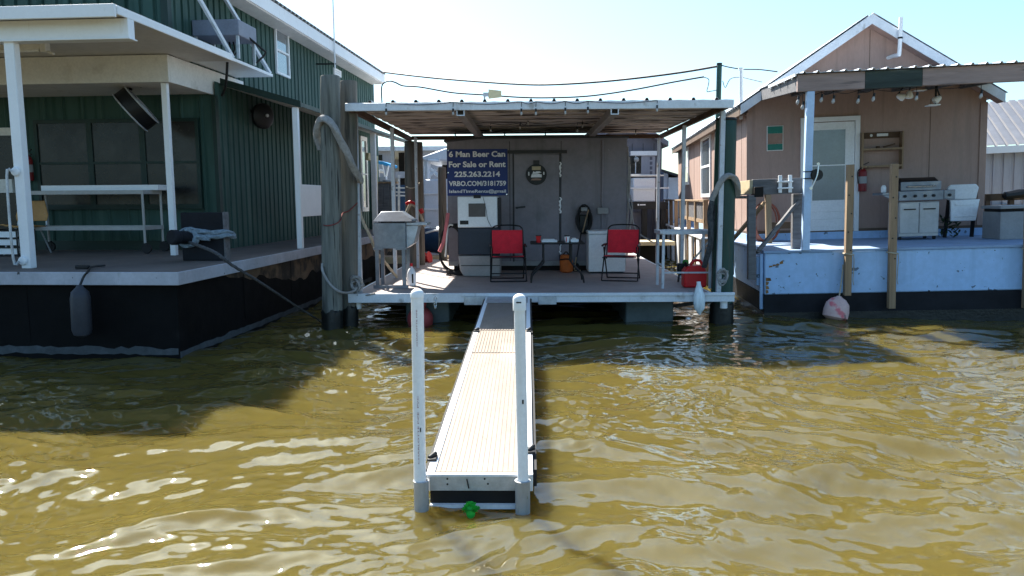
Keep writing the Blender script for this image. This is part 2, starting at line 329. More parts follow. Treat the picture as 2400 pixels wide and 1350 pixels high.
# ================================================================ SETTING: water, shore
def build_water():
    rs = np.random.RandomState(11)
    ys = [1.2]
    while ys[-1] < 34: ys.append(ys[-1]+.010+.0026*max(0, ys[-1]-2)**1.15)
    nf = len(ys); ys = [-60, -20, -6, -1, .3]+ys+[40, 52, 75, 120, 250, 600, 1600, 4000]
    t = np.linspace(-1, 1, 860); ext = np.array([1.15, 1.5, 2.5, 6, 25, 120])
    ss = np.concatenate([-ext[::-1], t, ext])
    Yg, Sg = np.meshgrid(np.array(ys), ss, indexing='ij')
    Xg = Sg*(2.8+.74*np.clip(Yg, 0, 60)) + .01*Yg
    def waves(X, Y, lo, hi, n, rms, ang, spread, seed):
        r_ = np.random.RandomState(seed); H = np.zeros_like(X); DX = np.zeros_like(X); DY = np.zeros_like(X); s2 = 0
        for i in range(n):
            L = lo*(hi/lo)**r_.rand(); k = 2*np.pi/L; a = ang+spread*r_.randn(); ph = r_.rand()*6.283
            A = L**1.12; s2 += .5*(A*k)**2; q = k*(X*np.cos(a)+Y*np.sin(a))+ph
            H += A*np.cos(q); sn = A*np.sin(q); DX -= np.cos(a)*sn; DY -= np.sin(a)*sn
        f = rms/math.sqrt(s2); return H*f, DX*f, DY*f
    wx = Xg + .25*np.sin(.9*Yg+.5*Xg)+.12*np.sin(2.3*Yg-1.1*Xg+1); wy = Yg + .22*np.sin(1.1*Xg-.4*Yg)+.1*np.sin(2.7*Xg+.8*Yg)
    H1, X1, Y1 = waves(wx, wy, .9, 2.4, 22, .06, R(112), R(28), 3)
    H2, X2, Y2 = waves(wx, wy, .30, .85, 46, .135, R(104), R(30), 5)
    H3, X3, Y3 = waves(wx, wy, .09, .26, 60, .115, R(95), R(45), 8)
    env = .5+.5*np.tanh(1.6*(np.sin(.55*Xg+.7*Yg+1.2)+np.sin(.9*Xg-.45*Yg+2.2)+.8*np.sin(1.7*Xg+.6*Yg)))
    e3 = .45+.75*env; e2 = .65+.45*env
    gl = np.exp(-(((Xg+2.3)/1.5)**2+((Yg-4.2)/.9)**2)); e3 = e3+1.0*gl; e2 = e2+.3*gl
    fade = np.clip((36-Yg)/8, 0, 1)*np.clip((Yg-1)/.5, 0, 1)*(np.abs(Sg) <= 1.0)*np.clip((1-np.abs(Sg))/.03, 0, 1)
    far = np.clip((16-Yg)/7, .0, 1)
    H = (H1+H2*e2+H3*e3*far)*fade; DX = (X1*.8+X2*e2*.8+X3*e3*.6*far)*fade; DY = (Y1*.8+Y2*e2*.8+Y3*e3*.6*far)*fade
    # splash chop beside the gangway
    g = np.exp(-(((Xg-.42)/.24)**2+((Yg-6.3)/.7)**2)); Hs, _, _ = waves(Xg, Yg, .10, .26, 40, .5, R(60), R(80), 21)
    H = H+Hs*g*fade*.8+.03*g
    co = np.stack([Xg+DX, Yg+DY, H], -1).reshape(-1, 3)
    nr, nc = Yg.shape
    idx = np.arange(nr*nc).reshape(nr, nc)
    q = np.stack([idx[:-1, :-1], idx[:-1, 1:], idx[1:, 1:], idx[1:, :-1]], -1).reshape(-1, 4)
    me = bpy.data.meshes.new('water'); me.vertices.add(len(co)); me.vertices.foreach_set('co', co.astype(np.float32).ravel())
    me.loops.add(q.size); me.loops.foreach_set('vertex_index', q.astype(np.int32).ravel())
    me.polygons.add(len(q)); me.polygons.foreach_set('loop_start', np.arange(0, q.size, 4, dtype=np.int32))
    me.update(calc_edges=True); me.validate(); me.shade_smooth()
    m = bpy.data.materials.new('murky_water'); m.use_nodes = True; N, L = m.node_tree.nodes, m.node_tree.links
    b = N['Principled BSDF']; b.inputs['Roughness'].default_value = .012; b.inputs['IOR'].default_value = 1.62
    b.subsurface_method = 'BURLEY'; b.inputs['Subsurface Weight'].default_value = 1; b.inputs['Subsurface Radius'].default_value = (.5, .4, .2); b.inputs['Subsurface Scale'].default_value = 1
    b.inputs['Specular IOR Level'].default_value = .5
    tc = N.new('ShaderNodeTexCoord')
    n1 = N.new('ShaderNodeTexNoise'); n1.inputs['Scale'].default_value = 1.1; n1.inputs['Detail'].default_value = 4
    L.new(tc.outputs['Object'], n1.inputs['Vector'])
    x = N.new('ShaderNodeMix'); x.data_type = 'RGBA'; x.inputs[6].default_value = (.073, .056, .013, 1); x.inputs[7].default_value = (.108, .085, .022, 1)
    L.new(n1.outputs[0], x.inputs[0]); L.new(x.outputs[2], b.inputs['Base Color'])
    mp = N.new('ShaderNodeMapping'); mp.inputs['Scale'].default_value = (1, 1.5, 1); mp.inputs['Rotation'].default_value = (0, 0, R(20)); L.new(tc.outputs['Object'], mp.inputs[0])
    n2 = N.new('ShaderNodeTexNoise'); n2.inputs['Scale'].default_value = 8; n2.inputs['Detail'].default_value = 3; L.new(mp.outputs[0], n2.inputs['Vector'])
    bm = N.new('ShaderNodeBump'); bm.inputs['Strength'].default_value = .10; bm.inputs['Distance'].default_value = .02
    L.new(n2.outputs[0], bm.inputs['Height']); L.new(bm.outputs[0], b.inputs['Normal'])
    me.materials.append(m)
    o = bpy.data.objects.new('water', me); col.objects.link(o); o['kind'] = 'structure'
build_water()
solo('shore', None, None, MB().box(-400, 400, 40, 900, -1, .5), 'concrete', kind='structure')
# ================================================================ LEFT: green floating house on a black barge
def build_left():
    F = FL; P = lambda *a, **k: F.at(*a, **k)
    DZ = 1.06
    t = T('floating_house', 'two storey green metal floating house on a black barge with white porch awning', 'floating house', F, (-3, 5, 0))
    hull = t.part('hull', MB().prism([(-11, 0, -.6), (0, 0, -.6), (0, 0, .93), (-11, 0, .93)], (0, 17, 0)), 'hull', bevel=.01)
    g = MB()                                                     # pale ragged growth line at the waterline
    xs = np.arange(-11, .01, .09); zt = [.145+.04*mnoise.noise((x*3, 0, 0))+.035*mnoise.noise((x*13, 5, 0)) for x in xs]; zb = [.055+.04*mnoise.noise((x*6, 4, 0))+.02*mnoise.noise((x*21, 2, 0)) for x in xs]
    for i in range(len(xs)-1):
        g.prism([(xs[i], -.004, zb[i]), (xs[i+1], -.004, zb[i+1]), (xs[i+1], -.004, zt[i+1]), (xs[i], -.004, zt[i])], (0, .0038, 0))
    ysd = np.arange(0, 9, .12)
    for i in range(len(ysd)-1):
        k = lambda y, s_: (.05 if s_ else .0)+.03*mnoise.noise((y*4, s_*5+1, 0))+.045
        if k(ysd[i], 1)-k(ysd[i], 0) > .02: g.prism([(.0005, ysd[i], k(ysd[i], 0)-.03), (.0005, ysd[i+1], k(ysd[i+1], 0)-.03), (.0005, ysd[i+1], k(ysd[i+1], 1)), (.0005, ysd[i], k(ysd[i], 1))], (.004, 0, 0))
    t.part('growth_line', g, 'growth', hull)
    ru = MB(); yv = np.arange(.9, 12, .1); zl_ = [.93-min(.42, .14*(y-.9))*(.85+.5*mnoise.noise((y*2.2, 3, 0)))-.05*abs(mnoise.noise((y*9, 1, 0))) for y in yv]
    for i in range(len(yv)-1): ru.prism([(.0005, yv[i], zl_[i]), (.0005, yv[i+1], zl_[i+1]), (.0005, yv[i+1], .93), (.0005, yv[i], .93)], (.003, 0, 0))
    t.part('rusty_side', ru, 'hull_rust', hull)
    for x_ in (-1.9, -3.75): t.part('weld_seam', MB().box(x_-.008, x_+.008, -.004, -.0005, .2, .92), 'hull', hull)
    for y_ in (1.85, 3.7, 5.5): t.part('weld_seam', MB().box(.0042, .007, y_-.008, y_+.008, .2, .92), 'hull', hull)
    t.part('deck', MB().box(-11, .05, -.06, 17, .935, DZ), 'deckgray')
    e = MB().box(-11, .075, -.085, -.062, .91, DZ+.006); e.box(.052, .075, -.062, 17, .91, DZ+.006)
    t.part('deck_edge', e, 'deckedge', bevel=.006)
    # lower walls
    wx, wy = -1.36, 4.05
    wall = MB().ribbed((-11, wy, DZ), (1, 0, 0), (0, 0, 1), (0, -1, 0), 11+wx, 2.75, [(0, 0), (.28, 0), (.30, .02), (.33, .02), (.35, 0), (.35, 0)])
    wall.ribbed((wx, wy, DZ), (0, 1, 0), (0, 0, 1), (1, 0, 0), 11, 2.85, RIB)
    # upper walls, carried by the cream box beam
    ux, uy = -1.42, 2.78
    wall.ribbed((-11, uy, 3.98), (1, 0, 0), (0, 0, 1), (0, -1, 0), 11+ux, 2.2, RIB)
    wall.ribbed((ux, uy, 3.80), (0, 1, 0), (0, 0, 1), (1, 0, 0), 12.1, 1.95, RIB)
    t.part('wall', wall, 'green', smooth=20)
    tr = MB().box(ux-.06, ux+.05, uy-.05, uy+.06, 3.98, 5.8); tr.box(wx-.02, wx+.045, wy-.03, wy+.08, DZ, 3.68); tr.box(-11, wx, wy-.022, wy-.004, DZ, DZ+.16)
    t.part('corner_trim', tr, 'greenflat')
    # roof: level eave on the camera side
    ez0, ez1, ex = 5.36, 5.66, ux+.42
    rf = MB().ribbed((ex+.05, 2.2, ez1+.01), (0, 1, 0), Vector((-1, 0, .45)).normalized(), Vector((.45, 0, 1)).normalized(), 12.4, 4.2, RIB, th=.01)
    roof = t.part('roof', rf, 'roofmetal', smooth=20)
    t.part('eave_fascia', MB().box(ex, ex+.03, 2.2, 14.6, ez0+.05, ez1), 'white', roof, bevel=.006)
    t.part('eave_soffit', MB().box(ux+.03, ex-.002, 2.2, 14.6, ez0+.03, ez0+.06), 'cream', roof)
    t.part('back_wall', MB().box(-11, ux-.05, 14.8, 14.9, DZ, 5.2), 'greenflat')
    # front awning
    ax = -.68
    aw = t.part('awning', MB().prism([(-11, .22, 4.12), (-11, .22, 4.20), (-11, 3.3, 4.18), (-11, 3.3, 4.10)], (11+ax, 0, 0)), 'soffit')
    t.part('awning_fascia', MB().box(-11, ax+.02, .17, .217, 4.06, 4.21).box(ax+.002, ax+.03, .22, 3.3, 4.10, 4.205), 'white', aw, bevel=.006)
    t.part('awning_beam', MB().box(-11, ax+.03, .42, .56, 3.86, 4.10).box(-11, ax+.05, .40, .58, 3.855, 3.872), 'white', aw, bevel=.004)
    cb = MB().box(-11, ux+.06, uy-.16, uy-.10, 3.69, 4.09); cb.box(ux, ux+.06, uy-.10, 5.3, 3.69, 4.09); cb.box(-11, ux, uy-.10, wy, 3.70, 3.72)
    t.part('box_beam', cb, 'cream', bevel=.004)
    # posts
    def post(px_, py_, y, wd, z1, dx=0):
        b = P(px_, py_, z=DZ)
        b = Vector((b.x+dx, y if y else b.y, DZ))
        p = t.part('porch_post', MB().box(b.x-wd/2, b.x+wd/2, b.y-wd/2, b.y+wd/2, DZ, z1), 'white', bevel=.008); return p, b
    q = P(67, 629, y=.48); qp = t.part('porch_post', MB().box(q.x-.065, q.x+.065, .44, .55, DZ, 3.86), 'white', bevel=.008)
    for z_ in (1.16, 2.28): t.part('cable_grommet', MB().lathe([(.05, 0), (.06, .01), (.05, .03), (.03, .035)], (q.x-.03, .438, z_), 16, (0, -1, 0)), 'white_clean', qp)
    t.part('drain_pipe', MB().tube([(q.x-.03, .36, 2.28), (q.x-.075, .33, 2.22), (q.x-.08, .33, 1.2), (q.x-.03, .36, 1.16)], .016, 8, 4), 'alu_dull', qp)
    q2 = P(410, 598, y=2.75); t.part('porch_post', MB().box(q2.x-.045, q2.x+.045, 2.70, 2.78, DZ, 3.69), 'white', bevel=.006)
    # lean-to over the side deck
    lx, ly = -.06, 4.28
    q3 = P(703, 583, y=ly+.06); lx = q3.x+.06
    zo, zi = P(690, 250, y=ly).z, P(522, 200, y=ly).z
    ln = MB().prism([(wx+.04, ly, zi), (lx+.05, ly, zo), (lx+.05, ly, zo+.05), (wx+.04, ly, zi+.05)], (0, 10, 0))
    lean = t.part('lean_to_roof', ln, 'cream')
    gf = MB().prism([(wx+.04, ly-.03, zi-.0), (lx+.08, ly-.03, zo-.02), (lx+.08, ly-.03, zo+.09), (wx+.04, ly-.03, zi+.12)], (0, .028, 0))
    gf.box(lx+.052, lx+.08, ly, ly+10, zo-.0, zo+.07)
    t.part('lean_to_edge', gf, 'greenflat', lean)
    t.part('porch_post', MB().box(lx-.095, lx, ly+.02, ly+.11, DZ, zo-.005), 'white', bevel=.006)
    t.part('porch_post', MB().box(lx-.12, lx, ly+5.2, ly+5.32, DZ, zo-.005), 'cream', bevel=.006)
    t.part('side_panel', MB().box(lx-.09, lx-.05, ly+.16, ly+1.9, P(703, 508, y=ly+.2).z, P(703, 432, y=ly+.2).z), 'white', bevel=.006)
    # front windows: three columns of dark screens
    y0 = wy-.03
    a = P(88, 290, y=y0); b = P(468, 478, y=y0); cx = [a.x, P(215, 380, y=y0).x, P(338, 380, y=y0).x, b.x]; mz = P(250, 382, y=y0).z
    win = t.part('window', MB().box(a.x-.06, b.x+.06, y0-.035, y0+.02, a.z, a.z+.06).box(a.x-.06, b.x+.06, y0-.035, y0+.02, b.z-.06, b.z).box(a.x-.06, a.x, y0-.035, y0+.02, b.z, a.z).box(b.x, b.x+.06, y0-.035, y0+.02, b.z, a.z)
                 .box(a.x-.08, b.x+.08, y0-.07, y0+.0, b.z-.085, b.z-.062), 'greenflat', label='wide dark window band in the lower front wall')
    bars = MB().box(a.x, b.x, y0-.03, y0, mz-.02, mz+.02)
    for x_ in cx[1:3]: bars.box(x_-.05, x_+.05, y0-.032, y0+.01, b.z, a.z)
    t.part('mullion', bars, 'greenflat', win)
    for i in range(3):
        for z0, z1 in ((b.z, mz-.021), (mz+.021, a.z)):
            t.part('pane', MB().box(cx[i]+(.05 if i else 0), cx[i+1]-(.05 if i < 2 else 0), y0-.012, y0-.004, z0, z1), 'glass_dark', win)
    # door / cream framed opening at the far left
    c = P(0, 300, y=y0); d = P(28, 318, y=y0); e0 = P(33, 420, y=y0); e1 = P(0, 452, y=y0)
    dr = t.part('door', MB().box(c.x-1.1, d.x+.02, y0-.05, y0, d.z, c.z).box(c.x-1.1, e0.x, y0-.06, y0, e1.z, e0.z).box(c.x-1.16, c.x-1.1, y0-.055, y0, DZ, c.z), 'cream', label='cream framed door at the left of the porch wall')
    t.part('pane', MB().box(c.x-1.1, d.x, y0-.03, y0-.01, e0.z, d.z).box(c.x-1.1, d.x, y0-.03, y0-.01, DZ+.1, e1.z), 'glass_dark', dr)
    # upper side windows
    def sidewin(tl, br, x_, fr_='white', slim=.05):
        a_, b_ = P(*tl, x=x_), P(*br, x=x_)
        f_ = MB(); o_ = x_+.012
        for (ya, yb, za, zb) in ((a_.y, b_.y, a_.z-slim, a_.z), (a_.y, b_.y, b_.z, b_.z+slim), (a_.y, a_.y+slim, b_.z+slim, a_.z-slim), (b_.y-slim, b_.y, b_.z+slim, a_.z-slim), (a_.y+slim, b_.y-slim, (a_.z+b_.z)/2-.02, (a_.z+b_.z)/2+.02)):
            f_.box(x_, o_+.03, ya, yb, za, zb)
        wn = t.part('window', f_, fr_); t.part('pane', MB().box(x_, o_, a_.y+slim, b_.y-slim, b_.z+slim, a_.z-slim), 'glass', wn)
    sidewin((641, 57), (677, 185), ux+.035); sidewin((780, 158), (797, 182), ux+.035)
    sidewin((842, 318), (862, 495), wx+.035, 'cream', .12)
    # platform and struts for the condenser
    p0 = P(542, 133, y=3.32); pz = p0.z; pxo = p0.x; y1 = P(640, 180, x=pxo).y
    pl = t.part('condenser_shelf', MB().box(ux+.035, pxo, 3.32, y1, pz-.05, pz), 'white', bevel=.005)
    st = MB(); st.bar((ex-.02, 2.4, 5.40), (pxo-.02, 3.42, pz), .05, .05); 
    st.bar((ex-.02, 3.6, 5.4), (pxo-.02, y1-.08, pz), .05, .05)
    t.part('strut', st, 'alu', pl)
    # ------------- things on and around
    k = T('condenser_unit', 'gray air conditioner condenser on a white shelf beside the green upper wall', 'air conditioner', F, (ux+.35, 4, pz))
    c0 = P(440, 85, y=3.45); c1 = P(558, 40, y=3.45); cx0, cx1 = max(c0.x, ux+.05), c1.x
    yb = P(602, 95, x=cx1).y
    hz0, hz1 = c0.z, P(558, 44, y=3.45).z
    k.part('housing', MB().box(cx0, cx1, 3.45, yb, hz0, hz1), 'condenser', bevel=.015)
    k.part('fan_guard', MB().lathe([(.20, 0), (.2, .03), (.06, .05), (.02, .05)], ((cx0+cx1)/2, (3.45+yb)/2, hz1), 20), 'black')
    for x_ in (cx0+.04, cx1-.04):
        for y_ in (3.49, yb-.04): k.part('leg', MB().box(x_-.02, x_+.02, y_-.02, y_+.02, pz, hz0), 'alu_dull')
    ho = MB()
    for i in range(3): ho.tube([(cx1-.25-.07*i, yb-.2, hz0), (cx1-.22-.07*i, 3.9, pz+.2), (cx1-.3-.05*i, 3.7, pz+.04)], .016, 6, 5)
    ho.tube([(cx1-.02, yb-.3, hz0+.05), (cx1+.12, yb-.1, hz0-.1), (cx1+.14, yb, pz+.2), (cx1+.02, yb-.1, pz+.03)], .018, 6, 6)
    k.part('refrigerant_hose', ho, 'rubber')
    solo('drain_hose', 'black drain hose dropping from the condenser shelf to the lean-to roof', 'hose', MB().tube([(pxo-.15, 3.5, pz-.05), (pxo-.17, 3.5, pz-.25), (pxo-.3, 3.7, pz-.42), (pxo-.5, 4.0, pz-.5)], .022, 8, 6), 'rubber', F, (pxo-.3, 3.7, pz-.3))
    # porch light
    l0 = P(-10, 115, y=1.6); l1 = P(115, 115, y=1.6)
    k = T('porch_light', 'cream fluorescent strip light under the porch awning', 'light', F, (l0.x, 1.6, 4.05))
    k.part('housing', MB().box(l0.x-.3, l1.x-.1, 1.55, 1.68, 3.99, 4.11), 'cream', bevel=.008); k.part('tube_lamp', MB().cyl((l0.x, 1.57, 3.975), (l1.x-.12, 1.57, 3.975), .02), 'white_clean'); k.part('lamp_holder', MB().box(l1.x-.1, l1.x-.02, 1.55, 1.66, 3.95, 4.08).bar((l1.x-.03, 1.6, 3.97), (l1.x+.06, 1.6, 3.93), .05, .03), 'cream', bevel=.005)
    # big drum fan
    fc = P(319, 255, y=3.2); axv = Vector((.72, .27, .62)).normalized()
    k = T('drum_fan', 'large black drum fan hanging tilted from the porch ceiling', 'fan', F, (fc.x, fc.y, 3.68))
    c_ = fc - axv*.11
    k.part('drum', MB().lathe([(.0, .02), (.33, .02), (.345, 0), (.35, .01), (.35, .21), (.34, .22), (.0, .20)], c_, 32, axv), 'black')
    rg = MB()
    for off in (.0, .22):
        a_ = axv.orthogonal().normalized(); b_ = axv.cross(a_)
        rg.tube([c_+axv*off+(a_*math.cos(i*.19635)+b_*math.sin(i*.19635))*.36 for i in range(32)], .012, 6, closed=True)
        for rr in (.12, .22, .3): rg.tube([c_+axv*(off+.012*(1 if off else -1))+(a_*math.cos(i*.2618)+b_*math.sin(i*.2618))*rr for i in range(24)], .004, 4, closed=True)
    k.part('rim', rg, 'alu_dull')
    k.part('hanger', MB().tube([fc+Vector((-.05, 0, .3)), (fc.x-.12, fc.y, 3.70)], .02).tube([fc+Vector((.1, 0, .33)), (fc.x+.1, fc.y, 3.70)], .02), 'black')
    # wall fan under the lean-to
    wf = P(615, 272, x=wx+.25)
    k = T('wall_fan', 'round black fan on the green side wall under the lean-to', 'fan', F, (wx+.03, wf.y, wf.z))
    k.part('cage', MB().lathe([(.02, -.1), (.17, -.09), (.24, -.02), (.24, .04), (.17, .1), (.02, .12)], wf, 24, (1, -.5, -.1)), 'black'); k.part('bracket', MB().bar((wx+.03, wf.y, wf.z+.1), wf, .05, .05), 'black')
    k.part('hub', MB().cyl(wf+Vector((.1, -.05, 0)), wf+Vector((.13, -.07, 0)), .03), 'alu_dull')
    # rolling cart
    Y0, Y1 = 3.05, 3.62
    r_ = P(343, 588, y=Y0).x; l_ = P(60, 588, y=Y0).x
    zt, zm = P(343, 450, y=Y0).z, P(343, 535, y=Y0).z
    k = T('utility_cart', 'long two tier metal cart on casters with a white board on top', 'cart', F, ((l_+r_)/2, 3.3, DZ))
    for n_, z_ in (('top_shelf', zt), ('lower_shelf', zm)):
        s_ = MB().box(l_, r_, Y0, Y0+.03, z_-.03, z_+.03).box(l_, r_, Y1-.03, Y1, z_-.03, z_+.03).box(l_, l_+.03, Y0+.03, Y1-.03, z_-.03, z_+.03).box(r_-.03, r_, Y0+.03, Y1-.03, z_-.03, z_+.03).box(l_+.03, r_-.03, Y0+.03, Y1-.03, z_-.012, z_)
        k.part(n_, s_, 'cart')
    for x_ in (l_+.02, r_-.02):
        for y_ in (Y0+.016, Y1-.016):
            lg = k.part('leg', MB().cyl((x_, y_, DZ+.16), (x_, y_, zt-.03), .02, n=10), 'cart')
            k.part('caster', MB().lathe([(.03, -.02), (.08, -.02), (.085, 0), (.08, .02), (.03, .02)], (x_+.02, y_, DZ+.085), 18, (0, 1, 0)).bar((x_, y_, DZ+.17), (x_+.02, y_, DZ+.09), .05, .07), 'rubber', lg)
    solo('white_board', 'long white boxed plank lying on top of the two tier cart', 'board', MB().box(P(115, 440, y=3.5).x, P(385, 440, y=3.5).x, 3.3, 3.66, zt+.032, zt+.12), 'white', F, (l_+.8, 3.4, zt), bevel=.006)
    # school chair
    cb_ = P(60, 590, y=2.9); S = F.sub((cb_.x-.05, 3.0, DZ), 12)
    k = T('shell_chair', 'tan moulded shell chair behind the white porch post', 'chair', S)
    sh = MB()
    for i in range(9):
        x_ = -.24+.06*i; z_ = .012*((i-4)/4)**2*3
        if i < 8: sh.prism([(x_, -.26, .44+z_), (x_+.06, -.26, .44+z_), (x_+.06, .18, .43), (x_, .18, .43)], (0, 0, .02))
    k.part('seat', sh, 'tan'); bk = MB().prism([(-.23, .23, .53), (.23, .23, .53), (.25, .25, .62), (.19, .30, .86), (-.19, .30, .86), (-.25, .25, .62)], (0, .022, .0)); k.part('backrest', bk, 'tan', bevel=.01)
    for s_ in (-1, 1):
        k.part('leg', MB().tube([(s_*.17, -.1, .43), (s_*.22, -.27, 0)], .013), 'alu_dull'); k.part('leg', MB().tube([(s_*.17, .1, .43), (s_*.24, .28, 0)], .013), 'alu_dull')
        k.part('back_bracket', MB().tube([(s_*.2, .1, .42), (s_*.22, .24, .46), (s_*.2, .27, .66)], .014, 6, 3), 'alu_dull')
    # white slatted step box
    b0 = P(-30, 592, y=2.4); b1 = P(42, 592, y=2.4)
    k = T('slatted_crate', 'white slatted crate in a thin metal frame below the tan chair', 'crate', F, (b0.x, 2.5, DZ))
    fr_ = MB(); sl = MB()
    for x_ in (b0.x, b1.x):
        for y_ in (2.4, 2.8): fr_.cyl((x_, y_, DZ), (x_, y_, DZ+.42), .01, n=6)
    for z_ in (.02, .14, .28, .41): fr_.tube([(b0.x, 2.4, DZ+z_), (b1.x, 2.4, DZ+z_), (b1.x, 2.8, DZ+z_), (b0.x, 2.8, DZ+z_)], .008, 6, closed=True)
    for z_ in (.04, .18, .30): sl.box(b0.x+.015, b1.x-.015, 2.415, 2.435, DZ+z_, DZ+z_+.09)
    k.part('frame', fr_, 'black'); k.part('slat_panel', sl, 'white')
    # fire extinguisher
    extinguisher(F, P(66, 390, y=wy-.12), 'red fire extinguisher beside the dark window band on the green house')
    # mooring bitt
    m0 = P(428, 611, z=DZ); m1 = P(538, 607, z=DZ)
    S = F.sub((m0.x, m0.y, DZ), 0); wd = .62; hh = .68
    k = T('mooring_bitt', 'black steel mooring bitt box with a stub pipe, wrapped in pale rope', 'bitt', S)
    k.part('box', MB().box(0, wd, 0, .14, 0, hh), 'navyband', bevel=.015); k.part('edge_plate', MB().box(wd+.001, wd+.02, -.01, .15, 0, hh+.005), 'wood_gray', bevel=.004)
    k.part('horn', MB().lathe([(.085, 0), (.09, .3), (.105, .32), (.105, .40), (.085, .42)], (.2, 0, .33), 20, (-.35, -1, .05)), 'navyband')
    hp = Vector((.13, -.17, .335))
    rb = MB()
    for i in range(2): 
        c_ = hp+Vector((.035-.02*i, .10-.05*i, .0)); rb.tube([c_+Vector((math.cos(a_)*.115, .02*math.sin(a_), math.sin(a_)*.12)) for a_ in np.linspace(0, 6.283, 18)[:-1]], .026, 12, 3, closed=True, tw=.8)
    rb.tube([hp+Vector((.07, .06, .12)), (.3, -.06, .42), (.5, -.05, .40), (.68, -.03, .41), (.71, .06, .38), (.69, .17, .36)], .032, 12, 16, tw=.8)
    rb.tube([hp+Vector((.06, .05, .11)), (.28, -.07, .36), (.5, -.06, .34), (.7, -.04, .36), (.72, .06, .34), (.70, .17, .33)], .03, 12, 16, tw=.8)
    rb.tube([hp+Vector((.0, .04, .09)), (.2, -.1, .45), (.27, -.1, .36), (.33, -.08, .33), (.45, -.07, .31)], .03, 12, 16, tw=.8)
    solo('mooring_rope', 'pale blue rope wrapped round the stub pipe of the black bitt', 'rope', rb, 'rope_blue', S)
    rt2 = MB(); a_ = S.wd((.18, -.14, .27)); pe = FC.at(757, 757, z=.03); pm = FC.at(500, 590, y=8.95); 
    mid = [FC.at(545, 622, y=8.8), FC.at(610, 662, y=9.15), FC.at(680, 708, y=9.9)]
    rt2.tube([a_, pm, *mid, pe], [.022, .012], 12, 22, tw=.8)
    solo('mooring_line', 'long gray mooring line running from the black bitt down to the twin piles', 'rope', rt2, 'rope_dark', FC, tuple(pm))
    # fender on the hull front
    f0 = P(186, 668, y=-.2); f1 = P(183, 790, y=-.2); L = f0.z-f1.z
    k = T('fender', 'charcoal cylinder fender hanging on the front of the black hull', 'fender', F, (f0.x, -.2, f1.z))
    k.part('body', MB().lathe([(.03, 0), (.09, .03), (.11, .09), (.11, L-.16), (.095, L-.08), (.045, L-.03), (.03, L)], (f0.x-.01, -.2, f1.z), 24, (.02, 0, 1)), 'fend_gray')
    d0 = P(207, 628, z=DZ+.02)
    k.part('line', MB().tube([(f0.x, -.2, f0.z-.02), (f0.x+.02, -.13, f0.z+.1), (f0.x+.06, -.1, DZ+.02), (d0.x+.04, d0.y, DZ+.03), P(245, 622, z=DZ+.02)], .014, 6, 6), 'black')
    k.part('cleat', MB().box(P(225, 625, z=DZ).x-.02, P(252, 625, z=DZ).x, d0.y+.0, d0.y+.06, DZ+.008, DZ+.05), 'black', bevel=.01)
    # radio mast on the eave
    ma = P(785, 150, x=ex+.06); 
    k = T('radio_mast', 'thin white whip antenna clamped to the green house eave', 'antenna', F, tuple(ma))
    k.part('whip', MB().cyl((ma.x, ma.y, ma.z-.1), (ma.x, ma.y, ma.z+3.2), .022, .012, 8), 'white_clean'); k.part('clamp', MB().bar((ma.x-.55, ma.y-.05, ma.z), (ma.x+.03, ma.y, ma.z), .03, .03).box(ma.x-.5, ma.x-.46, ma.y-.1, ma.y-.06, ma.z-.2, ma.z+.2), 'black')
def extinguisher(F, c, label):
    k = T('fire_extinguisher', label, 'extinguisher', F, (c.x, c.y, c.z-.25))
    k.part('cylinder', MB().lathe([(.06, -.25), (.075, -.24), (.075, .1), (.06, .15), (.025, .18), (.025, .2)], c, 20), 'reddark')
    k.part('label_panel', MB().lathe([(.0755, -.1), (.0765, -.1), (.0765, .03), (.0755, .03)], c, 20), 'graybin', label='pale instruction label round the cylinder')
    k.part('valve', MB().bar((c.x-.02, c.y, c.z+.21), (c.x+.09, c.y-.03, c.z+.2), .03, .025).bar((c.x-.02, c.y, c.z+.23), (c.x+.1, c.y-.03, c.z+.29), .025, .015), 'black')
    k.part('hose', MB().tube([(c.x-.02, c.y-.03, c.z+.2), (c.x-.1, c.y-.04, c.z+.12), (c.x-.09, c.y-.04, c.z-.1)], .012, 6, 5), 'rubber')
build_left()

